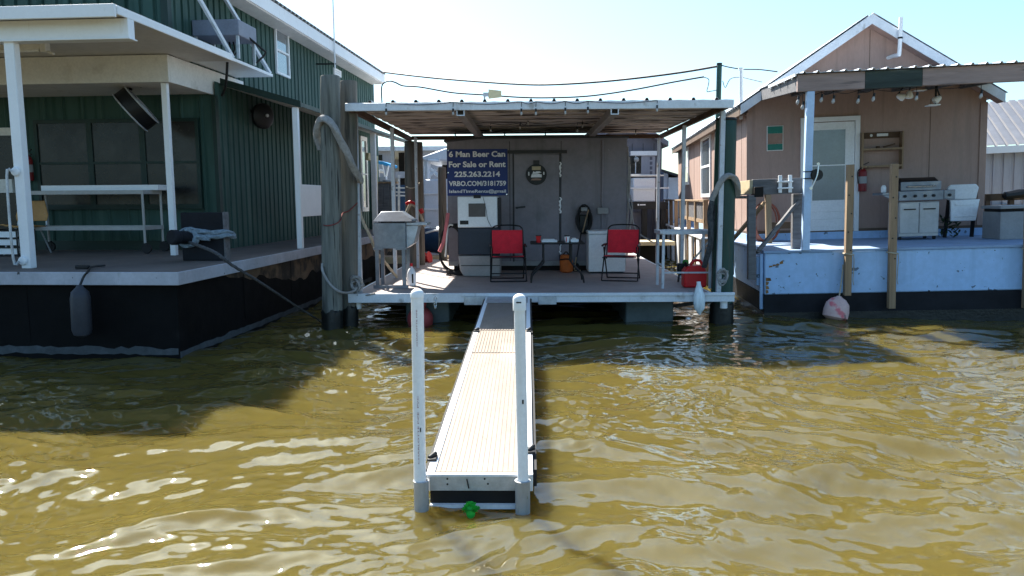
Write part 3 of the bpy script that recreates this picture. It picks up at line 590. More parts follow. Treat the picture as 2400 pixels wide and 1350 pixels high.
# ================================================================ CENTRE: small rental camp on pontoons
def build_centre():
    F = FC; P = lambda *a, **k: FC.at(*a, **k); D = .5
    t = T('floating_cabin', 'low gray plywood cabin on a pontoon deck under a flat corrugated canopy', 'floating cabin', F, (0, 14, D))
    y0, y1, xl, xr = 11.25, 19.6, -2.62, 2.70
    dk = MB(); yy = y0
    while yy < y1: dk.box(xl, xr, yy, min(yy+1.215, y1), D-.04, D); yy += 1.22
    t.part('deck', dk, 'campdeck')
    fas = MB().box(-2.69, 3.05, 11.19, 11.247, .375, .512); fas.box(xl-.03, xl, 11.25, y1, .375, .505); fas.box(xr, xr+.03, 11.25, y1, .375, .505); fas.box(-1.0, 3.05, 11.17, 11.188, .47, .515)
    t.part('deck_edge', fas, 'alu', bevel=.005)
    t.part('hinge_plate', MB().box(-.95, -.62, 11.165, 11.186, .34, .46), 'alu_dull', bevel=.004); t.part('hinge_plate', MB().box(.15, .42, 11.165, 11.186, .345, .465), 'alu_dull', bevel=.004)
    jo = MB()
    for y_ in np.arange(11.6, 19.4, .6): jo.box(xl+.02, xr-.02, y_, y_+.05, .33, .458)
    t.part('joist', jo, 'camptrim')
    for a, b in ((-1.90, -1.22), (1.50, 2.24)):
        t.part('pontoon', MB().box(a, b, 11.62, 19.3, -.35, .372), 'pont', bevel=.03)
    t.part('brace', MB().bar((-2.5, 11.5, .36), (-1.5, 12.6, .12), .06, .06), 'wood_gray'); t.part('brace', MB().bar((2.9, 11.5, .36), (2.2, 12.4, .12), .06, .06), 'wood_gray')
    for x_, y_ in ((-2.58, 11.36), (2.92, 11.3)):
        t.part('mooring_sleeve', MB().lathe([(.045, 0), (.055, .01), (.055, .14), (.045, .15)], (x_, y_, .26), 14), 'pvc')
    # cabin
    cy = 14.9; tl = P(1047, 333, y=cy); tr = P(1470, 323, y=cy); bz = .63; xa, xb = tl.x, tr.x
    ztop = lambda x: min(tl.z+(x-xa)*.09, tr.z)
    xm = xa+(tr.z-tl.z)/.09
    wl = MB().prism([(xa, cy, bz), (xb, cy, bz), (xb, cy, tr.z), (xm, cy, tr.z), (xa, cy, tl.z)], (0, 4, 0))
    cw = t.part('wall', wl, 'camp')
    sm = MB()
    for pxx in (1195, 1315, 1410): x_ = P(pxx, 450, y=cy).x; sm.box(x_-.006, x_+.006, cy-.006, cy-.0005, bz, ztop(x_)-.05)
    t.part('panel_seam', sm, 'camptrim', cw)
    rf = MB().prism([(xa-.05, cy-.06, tl.z), (xm, cy-.06, tr.z), (xb+.03, cy-.06, tr.z), (xb+.03, cy-.06, tr.z+.035), (xm, cy-.06, tr.z+.035), (xa-.05, cy-.06, tl.z+.035)], (0, 4.2, 0))
    t.part('roof', rf, 'camptrim')
    t.part('skid', MB().box(xa+.1, xb-.1, cy+.06, 18.8, D, bz), 'shade')  # skid block in near-black, its colour standing in for shadow under the cabin
    t.part('sill_plate', MB().box(xa, xb, cy-.02, cy-.001, bz-.03, bz+.06), 'graybin')
    d0 = P(1205, 364, y=cy); d1 = P(1310, 613, y=cy)
    dr = t.part('door', MB().box(d0.x, d1.x, cy-.035, cy-.002, d1.z+.02, d0.z), 'camp', bevel=.004)
    t.part('door_frame', MB().box(d0.x-.03, d0.x-.006, cy-.02, cy-.002, d1.z, d0.z+.03).box(d1.x+.006, d1.x+.03, cy-.02, cy-.002, d1.z, d0.z+.03).box(d0.x-.12, d1.x+.15, cy-.06, cy-.002, d0.z+.032, d0.z+.09), 'camptrim', dr)
    l = P(1212, 487, y=cy); t.part('latch', MB().bar((l.x-.03, cy-.045, l.z), (l.x+.16, cy-.045, l.z+.02), .03, .035).cyl((l.x, cy-.07, l.z), (l.x, cy-.04, l.z), .022), 'camptrim', dr)
    for (q0, q1) in ((380, 415), (462, 500), (570, 596)):
        a = P(1313, q0, y=cy); b = P(1313, q1, y=cy); hg = MB(); n_ = 9; pts = []
        for i in range(n_): f = i/(n_-1); pts.append((a.x+.03*mnoise.noise((i*.9, q0, 0))+.01*math.sin(i*2.), b.z+(a.z-b.z)*f, .012+.022*abs(mnoise.noise((i*1.3, q0*.3, 2)))))
        for i in range(n_-1):
            (x1, z1, w1), (x2, z2, w2) = pts[i], pts[i+1]
            hg.prism([(x1-w1, cy-.040, z1), (x1+w1, cy-.040, z1), (x2+w2, cy-.040, z2), (x2-w2, cy-.040, z2)], (0, .004, 0))
        t.part('hinge', hg, 'letter', dr, label='door hinge with flaking pale paint')
    cx_ = P(1412, 330, y=cy).x; jz = P(1412, 494, y=cy).z
    t.part('conduit', MB().cyl((cx_, cy-.03, jz+.06), (cx_, cy-.03, tr.z-.05), .016).cyl((cx_, cy-.03, .7), (cx_, cy-.03, jz-.06), .014).tube([(cx_+.08, cy-.02, jz-.06), (cx_+.1, cy-.03, jz-.3), (cx_+.09, cy-.03, jz-.5)], .008, 6, 4), 'camp', cw)
    t.part('junction_box', MB().box(cx_-.09, cx_+.12, cy-.07, cy-.002, jz-.06, jz+.06), 'graybin', cw, bevel=.006)
    ra = P(1472, 400, y=cy); hs = MB()
    hs.tube([(xb+.02, cy+.1, 2.9), (xb+.03, cy+.0, 2.4), (xb+.02, cy, 1.95), (xb+.08, cy-.1, 1.6), (xb+.05, cy-.05, 1.2), (xb+.02, cy, .8)], .018, 6, 6)
    hs.tube([(xb+.03, cy+.1, 2.1), (xb+.10, cy-.05, 1.8), (xb+.11, cy-.1, 1.5), (xb+.2, cy-.2, 1.25), (xb+.5, cy-.25, 1.05)], .014, 6, 6)
    hs.tube([(xb+.05, cy+.1, 2.7), (xb+.06, cy, 2.3), (xb+.03, cy, 1.7), (xb+.02, cy, 1.3)], .02, 6, 6)
    solo('garden_hose', 'pale garden hose and cords hanging down the right corner of the gray cabin', 'hose', hs, 'rope', F, (xb, cy, 1.8))
    # canopy
    fy, by, cl_, cr_ = 11.08, 16.7, -2.56, 2.87
    zf0, zf1 = 3.165, 3.275; zb = 3.30
    rp = MB().ribbed((cl_, fy, zf1+.012), (1, 0, 0), Vector((0, by-fy, zb-zf1+.03)).normalized(), (0, 0, 1), cr_-cl_+.06, by-fy, RIBR, th=.006)
    can = t.part('canopy_roof', rp, 'roofmetal', smooth=25)
    un = MB()
    for i in range(int((by-fy)/.30)):
        ya = fy+.05+i*.30; za = zf1-.028+(ya-fy)/(by-fy)*(zb-zf1+.03); zc = zf1-.028+(ya+.29-fy)/(by-fy)*(zb-zf1+.03)
        un.prism([(cl_+.06, ya, za-.012*(i % 2)), (cl_+.06, ya+.296, zc-.012*(i % 2)), (cl_+.06, ya+.296, zc+.01), (cl_+.06, ya, za+.01)], (cr_-cl_-.1, 0, 0))
    t.part('ceiling_panel', un, 'underroof', can)
    t.part('canopy_fascia', MB().box(cl_-.05, cr_+.05, fy-.05, fy-.005, zf0, zf1), 'alu', can, bevel=.006)
    t.part('side_beam', MB().box(cl_-.02, cl_+.05, fy, by, zf0-.0, zf1-.02).box(cr_-.05, cr_+.0, fy, by, zf0, zf1-.02).box(cl_+.05, cr_-.05, by-.05, by, zf0+.02, zf1-.005), 'brown', can)
    for pxx, pyy in ((1080, 258), (1440, 254)):
        x_ = P(pxx, pyy, y=fy+.02).x; b = MB(); wv, hv = .055, .075
        b.box(x_-wv, x_-wv+.012, fy-.03, by-.06, zf0-.075, zf0+.04).box(x_+wv-.012, x_+wv, fy-.03, by-.06, zf0-.075, zf0+.04).box(x_-wv+.012, x_+wv-.012, fy-.03, by-.06, zf0-.075, zf0-.063).box(x_-wv+.012, x_+wv-.012, fy-.03, by-.06, zf0+.028, zf0+.04).box(x_-wv+.013, x_+wv-.013, fy+.15, fy+.16, zf0-.06, zf0+.026)
        t.part('canopy_beam', b, 'beamdirty', can); e_ = MB()
        e_.box(x_-wv-.003, x_-wv+.012, fy-.036, fy-.031, zf0-.078, zf0-.001).box(x_+wv-.012, x_+wv+.003, fy-.036, fy-.031, zf0-.078, zf0-.001).box(x_-wv+.0125, x_+wv-.0125, fy-.036, fy-.031, zf0-.078, zf0-.064)
        t.part('beam_end', e_, 'alu', can)
    pw = .045
    for (pxx, pyy, yv, z0, w_) in ((844, 685, 11.42, D, .037), (1684, 662, 11.42, .40, .035), (927, 650, 13.6, D, .032), (1597, 640, 13.6, D, .032), (980, 628, 15.6, D, .028), (1540, 600, 16.3, D, .03)):
        x_ = P(pxx, pyy, y=yv).x
        t.part('canopy_post', MB().box(x_-w_, x_+w_, yv-w_, yv+w_, z0, zf0+.0), 'galv', bevel=.005)
    # bulbs on black wire loops
    def lights(label, spots, y_, zt_):
        k = T('string_lights', label, 'string lights', F, (0, y_, zt_)); wr = MB(); last = None
        for (pxx, pyy) in spots:
            b = P(pxx, pyy, y=y_); so = MB().cyl((b.x, y_, b.z), (b.x, y_, b.z+.045), .012, .014, 10); so
            bu = k.part('bulb', MB().lathe([(.010, .0), (.016, -.015), (.0175, -.03), (.012, -.046), (.003, -.052)], (b.x, y_, b.z), 12), 'bulb'); k.part('socket', so, 'black', bu)
            wr.tube([(b.x, y_, b.z+.07), (b.x+.005, y_, zt_)], .005, 5)
            if last: wr.tube([(last, y_, zt_), ((last+b.x)/2, y_, zt_-.03), (b.x, y_, zt_)], .005, 5, 4)
            last = b.x
        k.part('wire', wr, 'wire')
    lights('string of clear bulbs looped along the white front edge of the corrugated canopy', [(905, 262), (1062, 262), (1222, 262), (1256, 262), (1325, 260), (1378, 258), (1540, 254)], 11.0, 3.27)
    lights('string of clear bulbs under the middle of the stained canopy ceiling', [(1150, 302), (1219, 296), (1238, 286), (1365, 292), (1410, 293), (1353, 303)], 13.5, 3.22)
    lights('string of clear bulbs under the back edge of the corrugated canopy', [(1067, 317), (1183, 318), (1278, 314), (1490, 310), (1565, 302)], 15.4, 3.25)
    # banner
    b0 = P(1047, 350, y=cy-.02); b1 = P(1190, 458, y=cy-.02); W = b1.x-b0.x
    k = T('banner', 'blue vinyl rental banner with five lines of white writing on the gray cabin', 'banner', F, (b0.x, cy-.02, b1.z))
    nx, ny = 24, 14; bm_ = MB(); g = lambda i, j: (b0.x+W*i/nx, cy-.021-.006*math.sin(i*.5+j*.45)-.003*math.sin(j*1.3-i*.2), b1.z+(b0.z-b1.z)*j/ny)
    vs = [g(i, j) for j in range(ny+1) for i in range(nx+1)]; n0 = len(vs); vs += [(x, y+.004, z) for x, y, z in vs]
    fs = []
    for j in range(ny):
        for i in range(nx):
            a = j*(nx+1)+i; fs.append((a, a+1, a+nx+2, a+nx+1)); fs.append((n0+a+nx+1, n0+a+nx+2, n0+a+1, n0+a))
    k.part('sheet', bm_.add(vs, fs), 'bannerblue', smooth=60)
    for txt, pa, pb, yc, hh in (('6 Man Beer Can', 1052, 1184, 361, 15), ('For Sale or Rent', 1052, 1185, 385, 15), ('225.263.2214', 1065, 1172, 408, 14), ('VRBO.COM/3181759', 1052, 1186, 430, 13), ('IslandTimeRents@gmail', 1053, 1186, 449, 11)):
        a = P(pa, yc+hh/2, y=cy-.034); c = P(pb, yc-hh/2, y=cy-.034)
        lettering(k, txt, 'letter', (a.x, cy-.034, a.z), c.x-a.x, c.z-a.z, bold=.034 if hh > 12 else .024)
    for q in ((b0.x+.025, b0.z-.5*(b0.z-b1.z)), (b1.x-.02, b1.z+.02), (b0.x+.03, b0.z-.02)): k.part('grommet', MB().cyl((q[0], cy-.038, q[1]), (q[0], cy-.02, q[1]), .013), 'silver')
    # round door sign
    sc_ = P(1257, 409, y=cy-.05); r_ = 24*cy/1780
    k = T('round_sign', 'round black sign with a tan bar and white emblem on the gray cabin door', 'sign', F, tuple(sc_))
    k.part('disc', MB().lathe([(r_-.01, -.008), (r_, -.004), (r_, .006), (.0, .008)], sc_, 40, (0, -1, 0)), 'black')
    yv = sc_.y-.0085
    k.part('bar', MB().box(sc_.x-.085, sc_.x+.085, yv-.003, yv, sc_.z+.085, sc_.z+.155), 'wood_yel')
    em = MB()
    em.prism([(sc_.x-.105, yv, sc_.z-.055), (sc_.x+.105, yv, sc_.z-.055), (sc_.x+.105, yv, sc_.z+.0), (sc_.x+.05, yv, sc_.z+.012), (sc_.x-.09, yv, sc_.z+.005)], (0, -.003, 0))
    em.prism([(sc_.x-.08, yv, sc_.z+.01), (sc_.x+.02, yv, sc_.z+.016), (sc_.x+.1, yv, sc_.z+.04), (sc_.x+.06, yv, sc_.z+.062), (sc_.x+.0, yv, sc_.z+.06), (sc_.x-.03, yv, sc_.z+.045), (sc_.x-.055, yv, sc_.z+.065)], (0, -.003, 0))
    em.box(sc_.x-.155, sc_.x-.135, yv-.003, yv, sc_.z-.02, sc_.z+.05).box(sc_.x+.135, sc_.x+.155, yv-.003, yv, sc_.z-.005, sc_.z+.05)
    k.part('emblem', em, 'letter'); k.part('motif', MB().prism([(sc_.x-.105, yv, sc_.z-.11), (sc_.x+.08, yv, sc_.z-.11), (sc_.x+.1, yv, sc_.z-.085), (sc_.x+.0, yv, sc_.z-.07), (sc_.x-.09, yv, sc_.z-.08)], (0, -.003, 0)), 'copper')
    k.part('hanging_tape', MB().box(sc_.x-.06, sc_.x+.06, sc_.y-.006, sc_.y+.004, sc_.z+r_-.01, sc_.z+r_+.07), 'camptrim')
    # ice machine
    iy = 13.75; i0 = P(1072, 461, y=iy); i1 = P(1166, 533, y=iy); xw = P(1170, 600, y=iy).x; dp = .62
    k = T('ice_machine', 'white fronted ice machine with a gray vent over a dark bin, below the blue banner', 'ice machine', F, (i0.x, iy, D))
    k.part('head', MB().box(i0.x, i1.x, iy, iy+dp, i1.z, i0.z), 'offwhite', bevel=.015)
    k.part('side_panel', MB().box(i1.x+.002, i1.x+.05, iy+.02, iy+dp, i1.z-.0, i0.z-.02), 'black')
    v0 = P(1098, 477, y=iy); v1 = P(1138, 508, y=iy); k.part('vent', MB().box(v0.x, v1.x, iy-.008, iy-.0005, v1.z, v0.z), 'vent')
    n0_ = P(1078, 517, y=iy); n1_ = P(1098, 526, y=iy); k.part('nameplate', MB().box(n0_.x, n1_.x, iy-.006, iy-.0005, n1_.z, n0_.z), 'black')
    k.part('power_cord', MB().tube([P(1132, 462, y=iy-.012), P(1139, 490, y=iy-.012), P(1143, 515, y=iy-.012), P(1152, 532, y=iy-.012)], .004, 5, 4), 'wire')
    k.part('clip', MB().box(P(1110, 460, y=iy).x, P(1127, 460, y=iy).x, iy-.03, iy+.05, i0.z-.03, i0.z+.03), 'black')
    zb_ = P(1100, 597, y=iy).z
    k.part('bin_door', MB().prism([(i0.x, iy-.0, i1.z-.01), (i0.x, iy-.03, zb_+.05), (i0.x, iy-.04, zb_), (i0.x, iy+dp, zb_), (i0.x, iy+dp, i1.z-.01)], (xw-i0.x+.02, 0, 0)), 'navy', bevel=.01)
    k.part('bin', MB().prism([(i0.x, iy-.02, zb_-.015), (xw+.02, iy-.02, zb_-.015), (xw+.02, iy-.02, D+.005), (i0.x+.10, iy-.02, D+.005), (i0.x+.03, iy-.02, D+.12)], (0, dp-.05, 0)), 'graybin', bevel=.02)
    k.part('lip', MB().box(i0.x+.05, xw+.02, iy-.032, iy-.021, D+.2, D+.215), 'camptrim')
    # freezer
    z0, z1 = P(1378, 641, y=14.25), P(1378, 541, y=14.25); x1 = P(1467, 641, y=14.25).x
    k = T('chest_freezer', 'white chest freezer against the gray cabin behind the red chair', 'freezer', F, (z0.x, 14.25, D))
    k.part('cabinet', MB().box(z0.x+.01, x1-.01, 14.26, 14.86, D+.03, z1.z-.07), 'white_clean', bevel=.015); k.part('lid', MB().box(z0.x, x1, 14.24, 14.87, z1.z-.065, z1.z), 'white_clean', bevel=.02); k.part('foot', MB().box(z0.x+.04, x1-.04, 14.3, 14.8, D, D+.03), 'black')
    # folding chairs
    def chair(S, label):
        k = T('folding_chair', label, 'chair', S, group='red folding chairs on the pontoon deck')
        hw = .265
        bk = MB(); n_ = 6
        for i in range(n_):
            f0, f1 = i/n_, (i+1)/n_; sag = lambda f: .02*math.sin(math.pi*f)
            bk.prism([(-hw+2*hw*f0, .17+sag(f0), .46), (-hw+2*hw*f1, .17+sag(f1), .46), (-hw+2*hw*f1, .26+sag(f1), .86), (-hw+2*hw*f0, .26+sag(f0), .86)], (0, .012, 0))
        k.part('backrest', bk, 'red', smooth=40)
        st = MB()
        for i in range(n_):
            f0, f1 = i/n_, (i+1)/n_; sg = lambda f: .43-.02*math.sin(math.pi*f)
            st.prism([(-hw+2*hw*f0, -.2, sg(f0)), (-hw+2*hw*f1, -.2, sg(f1)), (-hw+2*hw*f1, .17, sg(f1)-.02), (-hw+2*hw*f0, .17, sg(f0)-.02)], (0, 0, .01))
        k.part('seat', st, 'red', smooth=40)
        k.part('back_frame', MB().tube([(-hw-.01, .12, .36), (-hw-.01, .255, .80), (-hw+.02, .275, .91), (-hw*.5, .285, .945), (hw*.5, .285, .945), (hw-.02, .275, .91), (hw+.01, .255, .80), (hw+.01, .12, .36)], .012, 8, 5), 'black')
        k.part('seat_rail', MB().tube([(-hw-.01, -.21, .415), (hw+.01, -.21, .415)], .012), 'black'); k.part('seat_rail', MB().tube([(-hw-.01, .17, .41), (hw+.01, .17, .41)], .01), 'black')
        for s_ in (-1, 1):
            x_ = s_*(hw+.03)
            k.part('leg', MB().tube([(x_, .12, .60), (x_+s_*.01, -.25, .012)], .012), 'black'); k.part('leg', MB().tube([(x_-s_*.02, -.21, .58), (x_-s_*.01, .30, .012)], .012), 'black')
            k.part('armrest', MB().tube([(x_, .24, .61), (x_+s_*.005, 0, .615), (x_+s_*.005, -.22, .605)], .018, 8, 4), 'black')
            k.part('side_bar', MB().tube([(x_, -.2, .40), (x_, .2, .40)], .01), 'black')
        [k.part('floor_bar', MB().tube([(-hw-a_, b_, c_), (hw+a_, b_, c_)], .011), 'black') for a_, b_, c_ in ((.03, -.25, .014), (.02, .30, .014), (.03, -.17, .14))]
    c1 = P(1190, 661, z=D); chair(FC.sub((c1.x, c1.y+.22, D), 4), 'red folding chair facing out, left of the black table')
    c2 = P(1460, 660, z=D); chair(FC.sub((c2.x, c2.y+.24, D), -14), 'red folding chair turned sideways in front of the white freezer')
    # table
    tz = P(1300, 567, y=12.9).z; xa_, xb_ = P(1243, 567, y=12.8).x, P(1369, 567, y=12.8).x
    k = T('patio_table', 'small black patio table with bent tube legs between the red chairs', 'table', F, ((xa_+xb_)/2, 12.9, D))
    k.part('tabletop', MB().box(xa_, xb_, 12.55, 13.25, tz-.022, tz), 'black', bevel=.008)
    for s_, x_ in ((-1, xa_+.22), (1, xb_-.22)):
        for yv in (12.66, 13.14):
            k.part('leg', MB().tube([(x_, yv, tz-.02), (x_, yv, D+.42), (x_+s_*.01, yv, D+.33), (x_+s_*.17, yv, D+.15), (x_+s_*.2, yv, D+.08), (x_+s_*.21, yv, D+.004)], .015, 8, 4), 'black')
    a = P(1262, 560, y=12.75); k = T('red_cup', 'red cup standing at the left end of the black table', 'cup', F, (a.x, 12.75, tz))
    k.part('cup', MB().lathe([(.032, 0), (.045, .11), (.046, .115), (.04, .113), (.03, .01)], (a.x, 12.75, tz+.001), 16), 'redplastic'); k.part('rim', MB().lathe([(.044, .108), (.047, .108), (.047, .122), (.044, .122)], (a.x, 12.75, tz+.001), 16), 'black')
    a = P(1329, 560, y=12.75); k = T('striped_cup', 'white cup with red and blue stripes on the black table', 'cup', F, (a.x, 12.75, tz))
    k.part('cup', MB().lathe([(.034, 0), (.044, .09), (.044, .1), (.03, .1)], (a.x, 12.75, tz+.001), 16), 'white_clean'); k.part('stripe', MB().box(a.x-.02, a.x-.008, 12.703, 12.712, tz+.01, tz+.09), 'redplastic'); k.part('lid', MB().lathe([(.046, 0), (.048, .015), (.03, .02)], (a.x, 12.75, tz+.1), 16), 'black')
    for (pa, pb, lab, h_) in ((1269, 1306, 'flat white package beside the red cup', .035), (1337, 1356, 'white folded packet at the right end of the table', .05)):
        a, b = P(pa, 560, y=12.8), P(pb, 560, y=12.8); mb = MB()
        mb.box(a.x, b.x, 12.75, 13.0, tz+.001, tz+h_).box(a.x+.02, b.x-.04, 12.78, 12.95, tz+h_+.001, tz+h_+.018)
        solo('packet', lab, 'packet', mb, 'white_clean', F, (a.x, 12.8, tz), bevel=.008)
    # orange bag, broom, cord coil
    a = P(1327, 640, z=D); k = T('orange_bag', 'orange dry bag with a dark strap under the black table', 'bag', F, (a.x, a.y, D))
    pr = [(.09, .005), (.125, .03), (.13, .2), (.115, .28), (.09, .33), (.05, .345)]
    mb = MB().lathe(pr, (a.x, a.y+.1, D), 20)
    for i, v in enumerate(mb.v): v.x = a.x+(v.x-a.x)*1.0+.012*math.sin(v.z*30+v.y*9); v.y += .01*math.sin(v.x*40)
    k.part('body', mb, 'orange'); k.part('strap', MB().tube([(a.x-.11, a.y+.02, D+.25), (a.x, a.y-.035, D+.27), (a.x+.11, a.y+.02, D+.25)], .014, 6, 4).tube([(a.x-.06, a.y+.1, D+.33), (a.x, a.y+.08, D+.40), (a.x+.06, a.y+.1, D+.33)], .012, 6, 5), 'black')
    a = P(1348, 636, z=D); k = T('broom', 'dark broom and dustpan leaning on the cabin beside the freezer', 'broom', F, (a.x, a.y, D))
    k.part('handle', MB().tube([(a.x, a.y+.0, D+.08), (a.x+.12, 14.82, D+.75)], .011), 'black'); k.part('brush', MB().prism([(a.x-.12, a.y-.02, D), (a.x+.14, a.y-.02, D), (a.x+.06, a.y-.02, D+.16), (a.x-.04, a.y-.02, D+.16)], (0, .06, 0)), 'shade', bevel=.01); k.part('grip', MB().tube([(a.x-.02, a.y-.03, D+.04), (a.x+.02, a.y-.04, D+.28)], .012).box(a.x-.02, a.x+.1, a.y-.08, a.y-.05, D+.02, D+.035), 'wood_yel')
    hc = P(1368, 515, y=cy-.06); k = T('cord_coil', 'coiled black cord hung on the gray cabin wall above the freezer', 'cord', F, tuple(hc)); mb = MB()
    rnd = random.Random(3)
    for i in range(11):
        aw, ah = .10+.055*rnd.random(), .20+.09*rnd.random(); ox, oz = .02*(rnd.random()-.5), .03*(rnd.random()-.5)
        mb.tube([(hc.x+ox+aw*math.cos(q), hc.y-.01*i+.02*math.sin(q*2+i), hc.z+oz+ah*math.sin(q)) for q in np.linspace(0, 6.283, 22)[:-1]], .014, 6, closed=True)
    k.part('loops', mb, 'rubber'); k.part('reel', MB().box(hc.x-.09, hc.x+.1, hc.y+.0, hc.y+.04, hc.z-.2, hc.z+.1), 'black', bevel=.03); k.part('stick', MB().tube([(hc.x+.08, hc.y-.13, hc.z+.2), (hc.x-.03, hc.y-.13, hc.z-.24)], .013), 'wood'); k.part('label_tag', MB().box(hc.x-.06, hc.x+.06, hc.y-.13, hc.y-.12, hc.z+.17, hc.z+.24), 'graybin', bevel=.01)
    # stainless cooker
    gy = 12.0; g0 = P(877, 583, y=gy); g1 = P(950, 522, y=gy); gd = .5; x0, x1 = g0.x, g1.x; gz0, gz1 = g0.z, g1.z; h1 = P(900, 496, y=gy+.05).z
    k = T('outdoor_cooker', 'stainless outdoor cooker with a sloped hood at the left corner of the deck', 'cooker', F, ((x0+x1)/2, gy+.2, D))
    k.part('firebox', MB().box(x0, x1, gy, gy+gd, gz0, gz1), 'stain', bevel=.008)
    k.part('shelf_trim', MB().box(x0-.01, x0+.15, gy-.02, gy-.001, gz0-.02, gz0+.02).box(x1-.16, x1+.01, gy-.02, gy-.001, gz0-.02, gz0+.02), 'stain')
    xs0, xs1 = P(893, 497, y=gy+.1).x, P(938, 497, y=gy+.1).x
    hd = MB().add([(x0-.01, gy-.02, gz1+.02), (x1+.14, gy-.02, gz1+.02), (x1+.14, gy+gd, gz1+.02), (x0-.01, gy+gd, gz1+.02), (xs0, gy+.12, h1), (xs1+.02, gy+.12, h1), (xs1+.02, gy+gd-.1, h1), (xs0, gy+gd-.1, h1)], [(3, 2, 1, 0), (4, 5, 6, 7), (0, 1, 5, 4), (1, 2, 6, 5), (2, 3, 7, 6), (3, 0, 4, 7)])
    k.part('hood', hd, 'stain', bevel=.006); k.part('slot', MB().box(x0+.12, x1-.01, gy-.012, gy-.003, gz1-.0, gz1+.018), 'shade')
    k.part('side_shelf', MB().box(x1+.01, P(1003, 524, y=gy+.1).x, gy+.02, gy+gd-.05, gz1-.04, gz1-.0).prism([(x1+.002, gy+.05, gz0), (x1+.12, gy+.05, gz0+.08), (x1+.2, gy+.05, gz1-.045), (x1+.002, gy+.05, gz1-.045)], (0, gd-.1, 0)), 'alu_dull', bevel=.005)
    for x_ in (x0+.04, x1-.04):
        for yv in (gy+.03, gy+gd-.03): k.part('leg', MB().box(x_-.028, x_+.028, yv-.028, yv+.028, D+.0, gz0), 'stain')
    k.part('base_rail', MB().box(x0-.02, x1+.03, gy-.04, gy+.0, D+.002, D+.05), 'stain')
    a = P(965, 662, y=12.35); k = T('cleaner_jug', 'white bottle with a red cap standing behind the cooker leg', 'bottle', F, (a.x, 12.35, D))
    k.part('bottle', MB().lathe([(.06, .0), (.075, .02), (.075, .2), (.05, .27), (.02, .3), (.02, .32)], (a.x, 12.35, D), 16), 'white_clean'); k.part('cap', MB().cyl((a.x, 12.35, D+.32), (a.x, 12.35, D+.37), .026, .022), 'redplastic'); k.part('print', MB().box(a.x+.015, a.x+.04, 12.272, 12.28, D+.05, D+.2), 'black')
    # hoses and wand at the left of the cabin
    hb = P(1055, 640, z=D); hx = P(1045, 560, y=14.3); mb = MB()
    for i in range(6):
        aw, ah = .22+.02*i, .42+.02*(i % 3)
        mb.tube([(hx.x+.1+.015*i+aw*math.cos(q), 14.25+.03*i+.03*math.sin(3*q), D+.48+ah*math.sin(q)) for q in np.linspace(0, 6.283, 26)[:-1]], .017, 6, closed=True)
    for i in range(7):
        mb.tube([(hx.x+.28+(.2+.012*i)*math.cos(q), 14.1+.02*i+.16*math.sin(q), D+.025+.016*(i % 4)) for q in np.linspace(0, 6.283, 20)[:-1]], .016, 6, closed=True)
    solo('hose_coil', 'black hose hung in tall loops and piled on the sunlit deck left of the cabin', 'hose', mb, 'rubber', F, tuple(hb))
    solo('red_hose', 'faded red hose hanging at the left edge of the gray cabin', 'hose', MB().tube([P(1050, 500, y=14.1), P(1046, 530, y=14.05), P(1040, 565, y=14.05), P(1030, 590, y=14.0)], .035, 8, 6), 'hose_pink', F, tuple(P(1046, 530, y=14.1)))
    a = P(1049, 532, y=14.05); b = P(1044, 602, y=14.0); solo('spray_wand', 'pale spray wand leaning among the black hose loops', 'wand', MB().tube([a, b], .017).tube([a, a+Vector((.05, 0, .04)), a+Vector((.1, 0, .03))], .016, 6, 3), 'cream', F, tuple(b))
    # fenders under the deck edge
    a = P(985, 748, y=11.45); k = T('fender', 'red round fender floating under the left side of the deck', 'fender', F, tuple(a)); r_ = .2
    mb = MB().lathe([(r_*math.cos(q), r_*math.sin(q)) for q in np.linspace(-1.5, 1.5, 14)], a, 24, (.25, .1, 1)); k.part('ball', mb, 'fend_red'); k.part('eye', MB().cyl(a+Vector((.05, .02, .18)), a+Vector((.07, .03, .27)), .035), 'fend_red')
    a = P(1641, 660, y=11.1); b = P(1641, 737, y=11.1); L = a.z-b.z; k = T('fender', 'dirty white fender hanging on the front edge at the right of the deck', 'fender', F, (a.x, 11.08, b.z))
    k.part('body', MB().lathe([(.015, 0), (.03, .03), (.075, .09), (.085, .2), (.08, L-.2), (.05, L-.1), (.03, L-.04), (.03, L)], (a.x, 11.09, b.z), 18, (-.05, 0, 1)), 'fend_white'); k.part('line', MB().tube([(a.x-.03, 11.09, a.z-.02), (a.x-.05, 11.16, .53), (a.x-.1, 11.4, .515)], .01, 6, 4), 'rope')
    ch = MB(); a = P(1020, 700, y=11.14)
    for i, dz in enumerate((0, -.045, -.09, -.13)): ch.tube([(a.x+(.018 if i % 2 == 0 else .006)*math.cos(q), 11.145+(.006 if i % 2 == 0 else .018)*math.cos(q), a.z+dz+.03*math.sin(q)) for q in np.linspace(0, 6.283, 12)[:-1]], .007, 5, closed=True)
    solo('snap_chain', 'short steel chain with a snap hook on the deck front edge', 'chain', ch, 'silver', F, tuple(a))
    # red fuel can, trimmer, metal stand
    a = P(1605, 676, z=D); b = P(1658, 676, z=D); yv = a.y+.05; W = b.x-a.x; zc = P(1630, 612, y=yv).z
    k = T('fuel_can', 'large red plastic fuel can at the right front corner of the deck', 'fuel can', F, (a.x, yv, D))
    H_ = (zc-D)
    k.part('body', MB().prism([(a.x, yv, D+.004), (b.x, yv, D+.004), (b.x+.01, yv, D+H_*.55), (b.x-.03, yv, D+H_*.78), (b.x-.09, yv, D+H_*.84), (a.x+.06, yv, D+H_*.80), (a.x, yv, D+H_*.62)], (0, .26, 0)), 'redplastic', bevel=.03)
